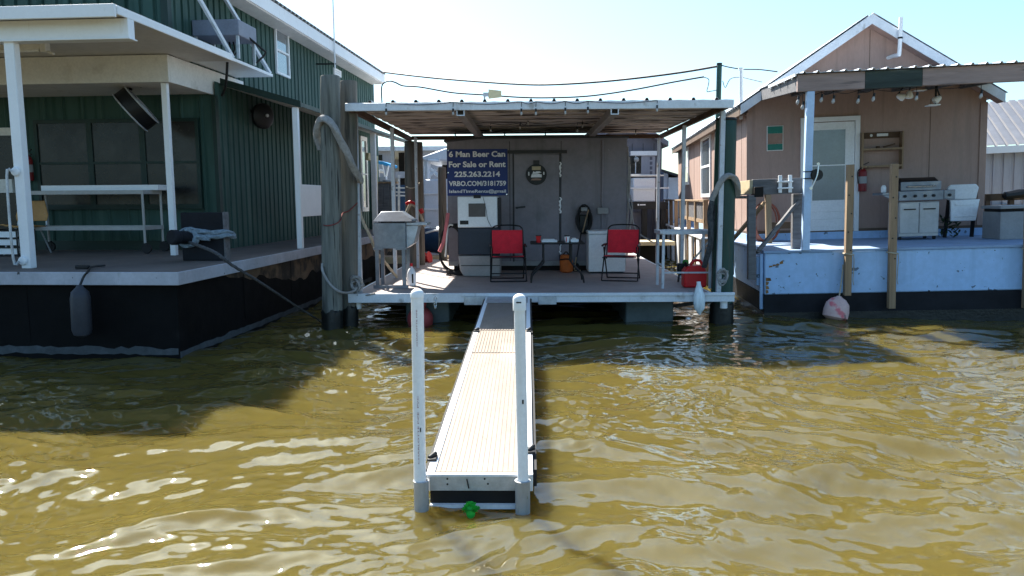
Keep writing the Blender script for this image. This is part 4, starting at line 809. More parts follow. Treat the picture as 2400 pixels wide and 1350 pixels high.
    k.part('handle', MB().tube([(a.x+.12, yv+.13, D+H_*.80), (a.x+.17, yv+.13, D+H_*.98), (b.x-.08, yv+.13, D+H_*.98), (b.x-.02, yv+.13, D+H_*.72)], .022, 8, 4), 'redplastic'); k.part('spout', MB().cyl((a.x+.06, yv+.13, D+H_*.8), (a.x+.03, yv+.1, D+H_*.93), .03, .02), 'black')
    a = P(1595, 662, z=D); k = T('string_trimmer', 'black string trimmer with a green cap leaning on the railing behind the fuel can', 'trimmer', F, (a.x, a.y, D))
    hd_ = P(1603, 628, y=a.y+.1); k.part('engine', MB().box(hd_.x-.11, hd_.x+.09, hd_.y-.08, hd_.y+.1, hd_.z-.12, hd_.z+.08), 'black', bevel=.03); k.part('cap', MB().lathe([(.05, 0), (.05, .04), (.03, .06)], (hd_.x+.02, hd_.y-.02, hd_.z+.08), 12), 'trimgreen')
    k.part('shaft', MB().tube([(hd_.x+.05, hd_.y, hd_.z), P(1665, 560, y=hd_.y+.1)], .016).tube([P(1640, 590, y=hd_.y), P(1665, 575, y=hd_.y)], .014), 'silver'); k.part('stand', MB().tube([(hd_.x-.08, hd_.y, hd_.z-.1), (hd_.x-.1, hd_.y-.05, D+.005)], .018).tube([(hd_.x-.06, hd_.y, hd_.z-.1), (hd_.x+.08, hd_.y-.05, D+.05), (hd_.x+.2, hd_.y-.1, D+.02)], .01, 6, 4), 'black')
    q0 = P(1553, 676, z=D); q1 = P(1662, 672, z=D); ya, yb = q0.y, q0.y+.5; zt = P(1553, 545, y=ya).z; xa_, xb_ = q0.x, P(1668, 600, y=ya).x
    k = T('metal_stand', 'open galvanised work stand at the right edge of the pontoon deck', 'stand', F, (xa_, ya, D))
    k.part('top_rail', MB().box(xa_-.06, xb_+.02, ya-.03, ya+.03, zt-.03, zt+.03).box(xa_-.06, xb_+.02, yb-.03, yb+.03, zt-.03, zt+.03).box(xa_-.06, xa_, ya+.03, yb-.03, zt-.02, zt+.03).box(xb_-.04, xb_+.02, ya+.03, yb-.03, zt-.02, zt+.03), 'galv', bevel=.004)
    for x_ in (xa_, xb_-.02):
        for yv in (ya, yb): k.part('leg', MB().box(x_-.02, x_+.02, yv-.02, yv+.02, D, zt-.03), 'galv')
    zl = P(1590, 639, y=ya).z; k.part('lower_rail', MB().box(xa_+.02, xb_-.04, ya-.012, ya+.012, zl-.012, zl+.012).box(xa_-.01, xa_+.01, ya+.02, yb-.02, zl+.1, zl+.12), 'galv')
    # antenna on canopy
    a = P(1160, 220, y=11.9); k = T('panel_antenna', 'pale yellow paddle antenna on a short post above the canopy', 'antenna', F, (a.x, 11.9, 3.3))
    k.part('panel', MB().prism([(a.x-.1, 11.88, a.z-.075), (a.x+.1, 11.88, a.z-.055), (a.x+.1, 11.88, a.z+.045), (a.x-.1, 11.88, a.z+.07)], (0, .03, 0)), 'yellow', bevel=.006); k.part('mount', MB().box(a.x-.18, a.x-.1, 11.88, 11.92, a.z-.04, a.z+.02).cyl((a.x-.16, 11.9, 3.3), (a.x-.16, 11.9, a.z), .014), 'alu_dull')
    # ---- gangway
    yA, yB = 4.52, 11.16; zA = P(1125, 1108, y=yA).z; zB = .455; gx0, gx1 = P(1000, 1108, y=yA).x, P(1249, 1108, y=yA).x
    S = Fr((gx0, yA, zA)); Wd = gx1-gx0; sl = math.atan2(zB-zA, yB-yA); S = FC.sub((gx0, yA, zA), 0, math.degrees(sl)); Ln = (yB-yA)/math.cos(sl)
    k = T('gangway', 'sunlit ribbed aluminium gangway sloping from the water up to the pontoon deck', 'gangway', S)
    pn = 3; jy = [0, 3.15, 4.25, Ln-.02]
    for i in range(3):
        mb = MB(); ya, yb = jy[i]+.003, jy[i+1]-.003
        nrib = 17; mb.box(.05, Wd-.05, ya, yb, -.03, -.0065)
        for j in range(nrib): x_ = .055+(Wd-.11)*j/nrib; mb.box(x_, x_+(Wd-.11)/nrib-(.005 if i == 0 else .009), ya+.02, yb-.02, -.006, -.003+(.0 if i == 0 else .003))
        k.part('deck_panel', mb, 'ramp')
    rl = MB().box(0, .05, 0, Ln, -.12, .004).box(Wd-.05, Wd, 0, Ln, -.12, .004); k.part('side_rail', rl, 'white', bevel=.004)
    k.part('rub_strip', MB().box(Wd+.001, Wd+.025, .1, Ln, -.13, -.02).box(-.025, -.001, .1, Ln, -.13, -.02), 'rubber')
    k.part('nose_lip', MB().box(.0, Wd, -.03, -.001, -.012, .002), 'alu')
    k.part('end_plate', MB().box(.02, Wd-.08, -.022, -.002, -.108, -.014), 'alu_dull', bevel=.002)
    bl = MB()
    for x_, z_ in ((.13, -.03), (.13, -.065), (.36, -.03), (.38, -.062)): bl.cyl((x_, -.025, z_), (x_, -.021, z_), .006)
    k.part('bolt', bl, 'black')
    k.part('end_float', MB().box(.03, Wd-.03, .25, 2.2, -.36, -.125), 'shade'); k.part('float_side', MB().box(.02, Wd-.07, -.006, .02, -.215, -.112).box(.02, .04, .021, .24, -.21, -.122).box(Wd-.04, Wd-.02, .021, .24, -.21, -.122), 'shade')
    k.part('lower_rail', MB().box(.02, Wd-.06, -.04, -.01, -zA+.004, -zA+.03), 'alu')
    k.part('transition_plate', MB().box(.03, Wd-.03, Ln-.5, Ln+.0, .0045, .009).prism([(.03, Ln, .003), (Wd-.03, Ln, .003), (Wd-.03, Ln+.06, .05), (.03, Ln+.06, .05)], (0, 0, .005)), 'alu_dull')
    for x_, y_ in ((.03, 4.2), (Wd-.02, 4.2), (.01, .22), (Wd-.01, .35)): k.part('cleat', MB().box(x_-.03, x_+.03, y_-.05, y_+.05, .004, .02).cyl((x_-.02, y_-.03, .02), (x_+.02, y_+.03, .035), .014), 'black', bevel=.006)
    k.part('cord', MB().tube([(.25, -.026, -.03), (.262, -.028, -.09)], .004), 'black')
    # PVC sleeves and guide poles at the nose
    for i, (pa, pb, tp, lab) in enumerate(((970, 1005, 676, 'left'), (1208, 1242, 688, 'right'))):
        yv = 4.44; x_ = P((pa+pb)/2, 1150, y=yv).x; rs_ = 17.3*4.65/1780; r1 = .0335 if i else .037
        zt_ = P((pa+pb)/2, 1128, y=yv).z; ztop_ = P(978 if i == 0 else 1217, tp, y=yv).z; xt = P(978 if i == 0 else 1217, 690, y=yv).x; xb_ = P(984 if i == 0 else 1226, 1110, y=yv).x
        if i == 0: k.part('pole_sleeve', MB().lathe([(rs_, -.25), (rs_, zt_-.0), (rs_+.004, zt_+.006), (r1+.004, zt_+.008), (r1+.003, -.1)], S.loc((x_, yv, 0)), 28, S.rot().transposed() @ Vector((0, 0, 1))), 'pvc_sleeve', label='left gray pole sleeve')
        else: k.part('pole_sleeve', MB().lathe([(rs_, -.25), (rs_, zt_-.0), (rs_+.004, zt_+.006), (r1+.004, zt_+.008), (r1+.003, -.1)], S.loc((x_, yv, 0)), 28, S.rot().transposed() @ Vector((0, 0, 1))), 'pvc_sleeve', label='right gray pole sleeve')
        q = T('guide_pole', ('white pipe guide pole with a plain rounded top at the left of the gangway nose' if i == 0 else 'white pipe guide pole with a fitted end cap at the right of the gangway nose'), 'pole', F, (xb_, yv, zt_), group='guide poles at the gangway nose')
        ax = Vector((xt-xb_, 0, ztop_-zt_)); Lp = ax.length; axn = ax.normalized(); b0_ = Vector((xb_, yv, zt_))-axn*.2
        q.part('pipe', MB().lathe([(r1, 0), (r1, Lp+.2-.04)], b0_, 28, axn), 'pvc')
        ct = Vector((xb_, yv, zt_))+axn*(Lp-.045)
        if i == 0: q.part('cap', MB().lathe([(r1+.001, 0), (r1+.003, .002), (r1+.003, .025), (r1-.004, .04), (r1*.5, .052), (.001, .055)], ct-axn*.01, 28, axn), 'pvc')
        else: q.part('cap', MB().lathe([(r1, -.045), (r1+.006, -.044), (r1+.006, .025), (r1, .04), (r1*.5, .052), (.001, .055)], ct-axn*.01, 28, axn), 'pvc')
        def wrap(body, z0, hgt, wdt, mm, off=0.):       # small ink print running up the pipe
            cu_n = Vector((off, -1, 0)).normalized(); uu = axn; vv = Vector((-cu_n.y*-1, 0, 0)); vv = axn.cross(cu_n)*-1
            c_ = Vector((xb_, yv, zt_))+axn*z0+cu_n*(r1+.0005)
            lettering(q, body, mm, c_-vv*wdt/2, hgt, wdt, u=axn, v=vv, name='pipe_print', bold=.01, depth=-.0004 if axn.cross(vv).dot(cu_n) < 0 else .0004)
        if i == 0:
            wrap('CHARLOTTE PIPE  PVC', .12, .42, .008, 'print'); wrap('CHARLOTTE PIPE', .84, .22, .007, 'print')
            q.part('mark', MB().box(xb_+.012, xb_+.018, yv-r1-.002, yv-r1+.006, zt_+.32, zt_+.345), 'printblack')
        else:
            q.part('mark', MB().box(xb_-.004, xb_+.006, yv-r1-.0015, yv-r1+.004, zt_+.49, zt_+.515), 'printblack'); q.part('cap_print', MB().box(xt-.018, xt+.012, yv-r1-.0075, yv-r1-.003, ztop_-.052, ztop_-.044), 'printblack')
    a = P(1104, 1200, y=4.42); k = T('green_float', 'bright green mesh bundle floating at the gangway nose', 'float', F, (a.x, 4.40, 0)); mb = MB(); rnd = random.Random(5)
    mb.lathe([(.03*math.cos(q)+.0, .045+.045*math.sin(q)) for q in np.linspace(-1.4, 1.4, 8)], (a.x, 4.40, -.02), 14)
    for v in mb.v: v += Vector([.006*(rnd.random()-.5) for _ in range(3)])
    k.part('ball', mb, 'greenlure'); fr_ = MB()
    for i in range(34):
        q, w_ = rnd.random()*6.283, rnd.random()*1.7; d_ = Vector((math.cos(q)*math.cos(w_), math.sin(q)*math.cos(w_)*.7, math.sin(w_)))
        c_ = Vector((a.x, 4.40, .03)); e_ = d_.cross(Vector((.3, .8, .5))).normalized()*.012
        fr_.add([c_+d_*.025+e_, c_+d_*.025-e_, c_+d_*(.05+.012*rnd.random())-e_*1.4+Vector((0, 0, .004)), c_+d_*(.048+.012*rnd.random())+e_*1.4], [(0, 1, 2, 3)])
    k.part('mesh_frill', fr_, 'greenlure', smooth=0)
    # ---- piles
    def pile(name, label, x, y, r, z1, m, lean=(0, 0), cap=None, group=None):
        k = T(name, label, 'pile', F, (x, y, 0), group=group); mb = MB(); n_ = 14; base = []
        prof = [(r*(1.03-.10*i/n_), -1+(z1+1)*i/n_) for i in range(n_+1)]; prof.insert(-1, (prof[-1][0], z1-.02)); prof[-1] = (prof[-1][0]*.93, z1); prof.append((.001, z1+.005))
        mb.lathe(prof, (x, y, 0), 28)
        for v in mb.v:
            q = math.atan2(v.y-y, v.x-x); f = 1+.05*mnoise.noise((math.cos(q)*1.6, math.sin(q)*1.6, v.z*.7+x))+.018*math.sin(9*q+3*mnoise.noise((0, 0, v.z)))
            v.x = x+(v.x-x)*f+lean[0]*v.z; v.y = y+(v.y-y)*f+lean[1]*v.z
        k.part('trunk', mb, m, smooth=60)
        wt = MB().lathe([(r*1.075, -1), (r*1.08, .12), (r*1.06, .26), (r*1.02, .30)], (x, y, 0), 28)
        for v in wt.v:
            q = math.atan2(v.y-y, v.x-x); f = 1+.06*mnoise.noise((math.cos(q)*3, math.sin(q)*3, v.z*5)); v.z += .07*mnoise.noise((math.cos(q)*2, math.sin(q)*2, 7)) if v.z > .2 else 0
            v.x = x+(v.x-x)*f+lean[0]*v.z; v.y = y+(v.y-y)*f+lean[1]*v.z
        k.part('wet_base', wt, 'wet', smooth=60)
        if cap: k.part('cap', MB().lathe([(r*.96, z1-.02), (r*.99, z1-.01), (r*.9, z1+.02), (.001, z1+.03)], (x+lean[0]*z1, y+lean[1]*z1, 0), 24), cap)
        return k
    pa = P(779, 775, z=0); z1 = P(775, 178, y=pa.y).z; xt = P(774, 178, y=pa.y).x
    pile('mooring_pile', 'tall gray wooden pile nearest the green house, split at its top', pa.x, pa.y, .146, z1, 'pile', ((xt-pa.x)/z1, 0))
    pb = P(818, 770, y=pa.y+.42); z2 = P(818, 190, y=pa.y+.42).z; xt2 = P(817, 190, y=pa.y+.42).x
    pile('mooring_pile', 'darker brown wooden pile behind the tall gray pile', pb.x, pa.y+.42, .135, z2, 'pile_brown', ((xt2-pb.x)/z2, 0))
    pr_ = (P(1686, 765, z=0).x, 11.62); z3 = P(1702, 280, y=11.62).z; x3 = P(1702, 280, y=11.62).x
    pile('mooring_pile', 'dark green sleeved pile at the right corner of the pontoon deck', P(1690, 765, y=11.62).x, 11.62, .165, z3, 'pile_green', ((x3-P(1690, 765, y=11.62).x)/z3, 0), 'black')
    for pxx, y_, r_, ptop, lab in ((965, 16.0, .115, 331, 'front pile of the greenish pair left of the cabin'), (985, 16.4, .105, 333, 'rear pile of the greenish pair left of the cabin'), (1039, 17.6, .10, 392, 'short greenish pile partly hidden by the blue banner')):
        b = P(pxx, 600, y=y_); tz_ = P(pxx, ptop, y=y_).z; pile('dock_pile', lab, b.x, y_, r_, tz_, 'pile_brown')
    # ropes on piles
    lx_ = lambda z: pa.x+(xt-pa.x)/z1*z
    mb = MB().tube([P(752, 350, y=pa.y+.1), P(742, 320, y=pa.y+.05), P(750, 285, y=pa.y-.1), P(764, 280, y=pa.y-.2), P(783, 300, y=pa.y-.2), P(806, 345, y=pa.y-.1), P(830, 395, y=pa.y+.1), P(846, 425, y=pa.y+.35)], .05, 12, 20, tw=.7)
    solo('heavy_rope', 'thick pale rope draped over the tall gray pile', 'rope', mb, 'rope', F, tuple(P(764, 280, y=pa.y)))
    mb = MB().tube([P(755, 618, y=pa.y-.1), P(757, 638, y=pa.y-.18), P(775, 668, y=pa.y-.2), P(800, 685, y=pa.y-.18), P(825, 684, y=11.1), P(842, 672, y=11.25)], .018, 8, 6)
    rnd = random.Random(9); kc = P(836, 664, y=11.28)
    for i in range(9):
        q0 = rnd.random()*6; mb.tube([kc+Vector(((.06+.03*rnd.random())*math.cos(q)+.02*math.sin(q0), -.05+.05*math.sin(q+q0), (.07+.03*rnd.random())*math.sin(q)+.03*math.cos(q0*2))) for q in np.linspace(0, 6.283, 14)[:-1]], .014, 6, closed=True)
    mb.tube([kc, P(838, 692, y=11.2), P(848, 690, y=11.3), P(858, 692, y=11.2), P(880, 688, y=11.2)], .016, 6, 5)
    solo('knotted_rope', 'gray rope looping from the tall pile to a knot on the left canopy post', 'rope', mb, 'rope', F, tuple(kc))
    mb = MB().tube([P(756, 526, y=pa.y-.05), P(765, 529, y=pa.y-.19), P(783, 526, y=pa.y-.19), P(797, 517, y=pa.y-.1), P(803, 500, y=pa.y+.2), P(818, 494, y=pa.y+.26), P(838, 475, y=pa.y+.38)], .009, 6, 6)
    solo('thin_rope', 'thin red rope tied round both left piles', 'rope', mb, 'rope_red', F, tuple(P(783, 526, y=pa.y)))
    mb = MB().tube([P(842, 490, y=12.6), P(850, 518, y=12.5), P(868, 555, y=12.4), P(882, 590, y=12.5), P(905, 618, y=12.9), P(930, 650, y=13.3)], .024, 12, 24, tw=.8)
    solo('tan_rope', 'slack tan rope hanging behind the stainless cooker', 'rope', mb, 'rope_tan', F, tuple(P(868, 555, y=12.4)))
    mb = MB().tube([P(952, 438, y=15.86), P(965, 441, y=15.83), P(978, 436, y=15.84), P(983, 428, y=15.95)], .012, 6, 5)
    solo('pile_rope', 'thick tan rope bunched over the cooker side of the greenish pile pair', 'rope', MB().tube([P(952, 500, y=15.8), P(962, 480, y=15.8), P(975, 486, y=15.8), P(988, 510, y=15.8), P(994, 530, y=15.9)], .03, 8, 5), 'rope_tan', F, tuple(P(962, 480, y=15.8)))
    solo('pile_rope', 'thin pale rope tied round the greenish pile pair left of the cabin', 'rope', mb, 'rope_tan', F, tuple(P(965, 441, y=15.8)))
    solo('red_tie', 'red cloth tied on the greenish pile pair', 'cloth', MB().tube([P(952, 478, y=15.75), P(962, 473, y=15.72), P(976, 479, y=15.75)], .03, 8, 5).tube([P(985, 490, y=15.8), P(990, 500, y=15.8)], .05, 8), 'redplastic', F, tuple(P(962, 473, y=15.7)))
    mb = MB().tube([P(1668, 470, y=11.42), P(1678, 445, y=11.4), P(1693, 422, y=11.38), P(1708, 412, y=11.37), P(1722, 418, y=11.4), P(1730, 440, y=11.5), P(1729, 458, y=11.6)], .042, 12, 20, tw=.7)
    solo('white_rope', 'thick white rope looped over the dark green pile', 'rope', mb, 'rope', F, tuple(P(1708, 412, y=11.4)))
    mb = MB().tube([P(1668, 470, y=11.42), P(1664, 510, y=11.4), P(1666, 560, y=11.4), P(1658, 600, y=11.5), P(1650, 625, y=11.6)], .040, 12, 20, tw=.7).tube([P(1672, 480, y=11.5), P(1670, 530, y=11.5), P(1660, 590, y=11.6)], .03, 8, 5)
    solo('dark_rope', 'dark weathered rope hanging beside the right canopy post', 'rope', mb, 'rope_dark', F, tuple(P(1664, 510, y=11.4)))
    mb = MB(); kc = P(1690, 648, y=11.28); rnd = random.Random(12)
    for i in range(8):
        q0 = rnd.random()*6; mb.tube([kc+Vector((.01+(.055+.03*rnd.random())*math.cos(q), -.04+.04*math.sin(q+q0), (.06+.05*rnd.random())*math.sin(q)+.04*math.cos(q0*2))) for q in np.linspace(0, 6.283, 14)[:-1]], .012, 6, closed=True)
    solo('tangled_line', 'tangled gray line on the stub pipe at the right end of the deck edge', 'rope', mb, 'rope', F, tuple(kc))
build_centre()

# ================================================================ RIGHT: pink-beige floating house on a light blue barge
def build_right():
    F = FR; P = lambda *a, **k: FR.at(*a, **k); DZ = 1.06
    t = T('floating_house', 'pink beige floating house with a gable roof on a light blue barge', 'floating house', F, (2.5, 5, 0))
    xr = 5.2
    nw = 14; zb = .36
    hu = t.part('hull', MB().box(0, xr, 0, 17, zb, DZ-.035), 'blue', bevel=.02)
    bd = MB(); xs = np.arange(0, xr+.01, .12); zz = [.07+.03*mnoise.noise((x*4, 1, 0)) for x in xs]
    t.part('bottom_band', MB().box(-.004, xr, -.005, 17, -.7, zb-.001), 'navyband', hu)
    t.part('wet_edge', MB().box(-.006, xr, -.008, 17, -.7, .07), 'wet', hu)
    t.part('deck', MB().box(-.02, xr, -.03, 17, DZ-.034, DZ), 'bluedeck')
    ru = MB(); rnd = random.Random(4)
    for i in range(4):                                            # rusted, flaked corner
        z_ = zb+.02+i*.065; ru.prism([(.02, -.004, z_), (.05+.06*rnd.random(), -.004, z_+.01), (.05+.05*rnd.random(), -.004, z_+.055), (.02, -.004, z_+.06)], (0, .003, 0))
    for i in range(4): x_ = .07+.055*i; z_ = .78+.02*i+.02*rnd.random(); ru.prism([(x_, -.004, z_), (x_+.05, -.004, z_+.01), (x_+.045, -.004, z_+.05*rnd.random()+.02), (x_-.005, -.004, z_+.03)], (0, .003, 0))
    t.part('rust_patch', ru, 'rust', hu)
    t.part('side_plate', MB().box(-.10, -.008, .12, .6, .50, DZ-.1).box(-.06, -.008, 0.05, .10, .12, DZ-.05), 'blue', hu, bevel=.008)
    # house
    wy = 2.75; WL = P(1752, 400, y=wy).x; WR = P(2306, 400, y=wy).x; ez = 3.60
    ap = P(2043, 36, y=wy-.25); ax_, az = (WL+WR)/2, ap.z; ax_ = ap.x
    bz = 1.245
    wl = MB().prism([(WL, wy, bz), (WR, wy, bz), (WR, wy, ez+.05), (ax_, wy, az-.14), (WL, wy, ez+.05)], (0, .1, 0)); wl.box(WL, WL+.1, wy+.1, 15, bz, ez+.05).box(WR-.1, WR, wy+.1, 15, bz, ez+.05)
    wall = t.part('wall', wl, 'pink')
    for pxx in (2180, 2035): x_ = P(pxx, 300, y=wy).x; t.part('siding_joint', MB().box(x_-.006, x_+.006, wy-.003, wy-.0003, bz if pxx > 2100 else 3.9, ez+.0 if pxx > 2100 else az-.2), 'browntrim', wall)
    y_ = wy+.6
    while y_ < 15: t.part('siding_joint', MB().box(WL-.003, WL-.0003, y_-.006, y_+.006, bz, ez), 'browntrim', wall); y_ += 1.22
    t.part('corner_board', MB().box(WL-.02, WL+.10, wy-.02, wy-.003, bz, ez-.1), 'pink'); t.part('corner_board', MB().box(WR-.10, WR+.02, wy-.02, wy-.003, bz, ez-.1).box(WR+.0005, WR+.02, wy-.003, wy+.1, bz, ez-.1), 'pink')
    t.part('foundation_curb', MB().box(WL-.03, WR+.03, wy-.06, 15, DZ, bz-.05), 'blue'); t.part('sill', MB().box(WL-.005, WR+.005, wy-.03, 15, bz-.049, bz), 'browntrim')
    # roof
    oh = .18; yF = wy-.27
    def slope(side):
        xe = WL-oh if side < 0 else WR+oh; d = Vector((xe-ax_, 0, ez-az)); 
        m = MB().prism([(ax_, yF, az-.03), (xe, yF, ez-.03), (xe, yF, ez+.0), (ax_, yF, az)], (0, 12.6, 0)); L = d.length; dn = d.normalized(); nn = Vector((-dn.z, 0, dn.x)); nn = nn if nn.z > 0 else -nn
        m.ribbed(Vector((ax_, yF-.01, az))+nn*.012, (0, 1, 0), dn, nn, 12.6, L+.03, RIB, th=.006); return m, xe
    rL, xeL = slope(-1); rR, xeR = slope(1)
    rf = t.part('roof', rL, 'alu_dull', smooth=20); rr_ = t.part('roof', rR, 'alu_dull', smooth=20)
    rk = MB()
    for xe in (xeL, xeR): rk.prism([(ax_, yF-.03, az-.155), (xe, yF-.03, ez-.155), (xe, yF-.03, ez+.02), (ax_, yF-.03, az+.02)], (0, .025, 0))
    t.part('rake_trim', rk, 'alu', rf)
    sf = MB()
    for xe in (xeL, xeR): sf.prism([(ax_, yF, az-.14), (xe, yF, ez-.14), (xe, yF, ez-.05), (ax_, yF, az-.05)], (0, .26, 0))
    t.part('rake_soffit', sf, 'pink', rf)
    t.part('eave_board', MB().box(xeL-.012, xeL-.002, yF+.02, 15.1, ez-.16, ez-.005).box(xeL, WL, yF+.3, 15.1, ez-.13, ez-.10), 'browntrim', rf)
    # door
    d0 = P(1877, 277, y=wy-.03); d1 = P(2011, 541, y=wy-.03)
    dr = t.part('door', MB().box(d0.x+.09, d1.x-.09, wy-.035, wy-.003, d1.z+.02, d0.z-.1), 'white_clean', bevel=.004)
    t.part('door_frame', MB().box(d0.x, d0.x+.085, wy-.06, wy-.003, d1.z, d0.z-.086).box(d1.x-.085, d1.x, wy-.06, wy-.003, d1.z, d0.z-.086).box(d0.x, d1.x, wy-.06, wy-.003, d0.z-.085, d0.z), 'white', dr, bevel=.004)
    g0 = P(1905, 306, y=wy-.04); g1 = P(1979, 468, y=wy-.04)
    t.part('glass', MB().box(g0.x, g1.x, wy-.0415, wy-.0355, g1.z, g0.z), 'door_glass', dr)
    t.part('muntin', MB().box(g0.x-.03, g0.x, wy-.05, wy-.0355, g1.z-.03, g0.z+.03).box(g1.x, g1.x+.03, wy-.05, wy-.0355, g1.z-.03, g0.z+.03).box(g0.x, g1.x, wy-.05, wy-.0355, g0.z, g0.z+.03).box(g0.x, g1.x, wy-.05, wy-.0355, g1.z-.03, g1.z).box(g0.x, g1.x, wy-.046, wy-.042, (g0.z+g1.z)/2-.012, (g0.z+g1.z)/2+.008), 'white_clean', dr)
    kp = MB()
    for i in range(3): z_ = d1.z+.1+i*.14; kp.box(g0.x-.02, g1.x+.02, wy-.044, wy-.0355, z_, z_+.12)
    t.part('kick_panel', kp, 'white_clean', dr, bevel=.004)
    t.part('door_handle', MB().cyl((d0.x+.14, wy-.08, 2.15), (d0.x+.14, wy-.036, 2.15), .02), 'silver', dr)
    # side windows
    for (tl, br) in (((1666, 311), (1645, 462)), ((1614, 343), (1604, 434))):
        xw = WL-.012; a, b = P(*tl, x=xw), P(*br, x=xw); f_ = MB(); y0_, y1_ = a.y, b.y; z0, z1 = b.z, a.z; wd = .09
        f_.box(xw-.03, xw+.01, y0_, y1_, z1-wd, z1).box(xw-.03, xw+.01, y0_, y1_, z0, z0+wd).box(xw-.03, xw+.01, y0_, y0_+wd, z0+wd, z1-wd).box(xw-.03, xw+.01, y1_-wd, y1_, z0+wd, z1-wd).box(xw-.026, xw+.01, y0_+wd, y1_-wd, (z0+z1)/2-.03, (z0+z1)/2+.03)
        wn = t.part('window', f_, 'white_clean'); t.part('pane', MB().box(xw-.008, xw+.008, y0_+wd, y1_-wd, z0+wd, z1-wd), 'glass', wn)
    # porch awning: timber beam, corrugated roof, blue post
    by = -.12
    b0 = P(1870, 172, y=by); b1 = P(1870, 215, y=by); bt, bb = b0.z-.02, b1.z; bx = b0.x
    g0_, g1_ = P(2028, 190, y=by).x, P(2162, 190, y=by).x
    be = t.part('awning_beam', MB().box(bx, g0_-.002, by, by+.08, bb, bt).box(g1_+.002, 4.6, by, by+.08, bb, bt), 'beam_brown', bevel=.006)
    t.part('patched_board', MB().box(g0_, g1_, by-.004, by+.08, bb-.004, bt), 'beam_green', be, bevel=.006)
    zr = bt+.16; rp = MB().ribbed((bx-.02, by-.06, bt+.016), (1, 0, 0), Vector((0, wy-by, zr-bt)).normalized(), (0, 0, 1), 4.64-bx, wy-by-.0, [(0, 0), (.08, 0), (.095, .025), (.115, .025), (.13, 0), (.2, .0), (.2, 0)], th=.006)
    aw = t.part('awning_roof', rp, 'alu', smooth=20)
    ra = MB(); ra.prism([(bx, by+.082, bb+.02), (bx, by+.082, bt), (bx, wy-.03, zr-.01), (bx, wy-.03, zr-.2)], (.05, 0, 0))
    for x_ in np.arange(bx+.6, 4.5, .6): ra.prism([(x_, by+.082, bt-.14), (x_, by+.082, bt), (x_, wy-.03, zr-.01), (x_, wy-.03, zr-.15)], (.045, 0, 0))
    t.part('rafter', ra, 'wood_gray', aw); t.part('sheathing', MB().prism([(bx+.06, by+.09, bt-.0), (bx+.06, wy-.04, zr-.012), (bx+.06, wy-.04, zr-.006), (bx+.06, by+.09, bt+.006)], (4.4-bx, 0, 0)), 'browntrim', aw)
    p0 = P(1886, 584, y=by+.1); p1 = P(1897, 215, y=by+.1)
    t.part('porch_post', MB().prism([(p0.x-.055, by+.02, DZ), (p0.x+.055, by+.02, DZ), (p1.x+.055, by+.0, bb-.002), (p1.x-.055, by+.0, bb-.002)], (0, .11, 0)), 'bluepost', bevel=.006)
    t.part('porch_post', MB().box(4.4, 4.51, by, by+.1, DZ, bb-.002), 'bluepost', bevel=.006)
    # vent pipe on the gable, pole at the eave corner
    v0 = P(2112, 40, y=wy-.35); v1 = P(2108, 120, y=wy-.35); v2 = P(2094, 131, y=wy-.15)
    k = T('vent_pipe', 'white vent pipe bent out of the pink gable and rising past the roof edge', 'pipe', F, tuple(v1))
    k.part('pipe', MB().tube([v0, v1, v1+Vector((-.01, .03, -.06)), v2, v2+Vector((-.05, .2, -.01))], .035, 12, 4), 'pvc'); vm = P(2110, 89, y=wy-.35); k.part('clamp', MB().cyl(vm-Vector((0, 0, .015)), vm+Vector((0, 0, .015)), .042), 'black')
    e0 = P(1737, 230, y=3.0); e1 = P(1737, 162, y=3.0)
    k = T('service_mast', 'white service mast standing at the left roof corner of the pink house', 'mast', F, tuple(e0)); k.part('pole', MB().cyl((e0.x, 3.0, e0.z-.4), (e1.x, 3.0, e1.z), .035), 'white_clean'); k.part('cap', MB().cyl((e1.x, 3.0, e1.z), (e1.x, 3.0, e1.z+.025), .055), 'white_clean')
    # sign on the wall
    s0 = P(1799, 297, y=wy-.015); s1 = P(1834, 351, y=wy-.015)
    k = T('wall_sign', 'rounded green and copper metal sign on the pink wall left of the door', 'sign', F, tuple(s1))
    k.part('rim', MB().box(s0.x-.015, s1.x+.015, wy-.02, wy-.003, s1.z-.015, s0.z+.015), 'cream', bevel=.02); hgt = s0.z-s1.z
    k.part('top_field', MB().box(s0.x, s1.x, wy-.025, wy-.0205, s0.z-hgt*.3, s0.z), 'teal', bevel=.003); k.part('middle_field', MB().box(s0.x, s1.x, wy-.025, wy-.0205, s1.z+hgt*.26, s0.z-hgt*.305), 'copper'); k.part('bottom_field', MB().box(s0.x, s1.x, wy-.025, wy-.0205, s1.z, s1.z+hgt*.255), 'teal', bevel=.003)
    # shelf rack
    r0 = P(2019, 311, y=wy-.1); r1 = P(2114, 396, y=wy-.1)
    k = T('wall_shelf', 'weathered two tier wooden shelf rack on the pink wall right of the door', 'shelf', F, (r0.x, wy-.1, r1.z))
    k.part('side', MB().box(r0.x, r0.x+.025, wy-.16, wy-.003, r1.z, r0.z), 'wood'); k.part('side', MB().box(r1.x-.025, r1.x, wy-.16, wy-.003, r1.z, r0.z), 'wood')
    k.part('header', MB().box(r0.x+.026, r1.x-.026, wy-.03, wy-.003, r0.z-.11, r0.z), 'brown'); k.part('header_plate', MB().box(r0.x+.3, r0.x+.5, wy-.034, wy-.0305, r0.z-.075, r0.z-.025).lathe([(.025, 0), (.025, .006), (.01, .01)], (r0.x+.2, wy-.031, r0.z-.055), 12, (0, -1, 0)), 'cream')
    zs = (P(2060, 350, y=wy-.1).z, P(2060, 390, y=wy-.1).z)
    for z_ in zs: k.part('shelf_board', MB().box(r0.x+.026, r1.x-.026, wy-.16, wy-.003, z_-.015, z_+.02), 'wood')
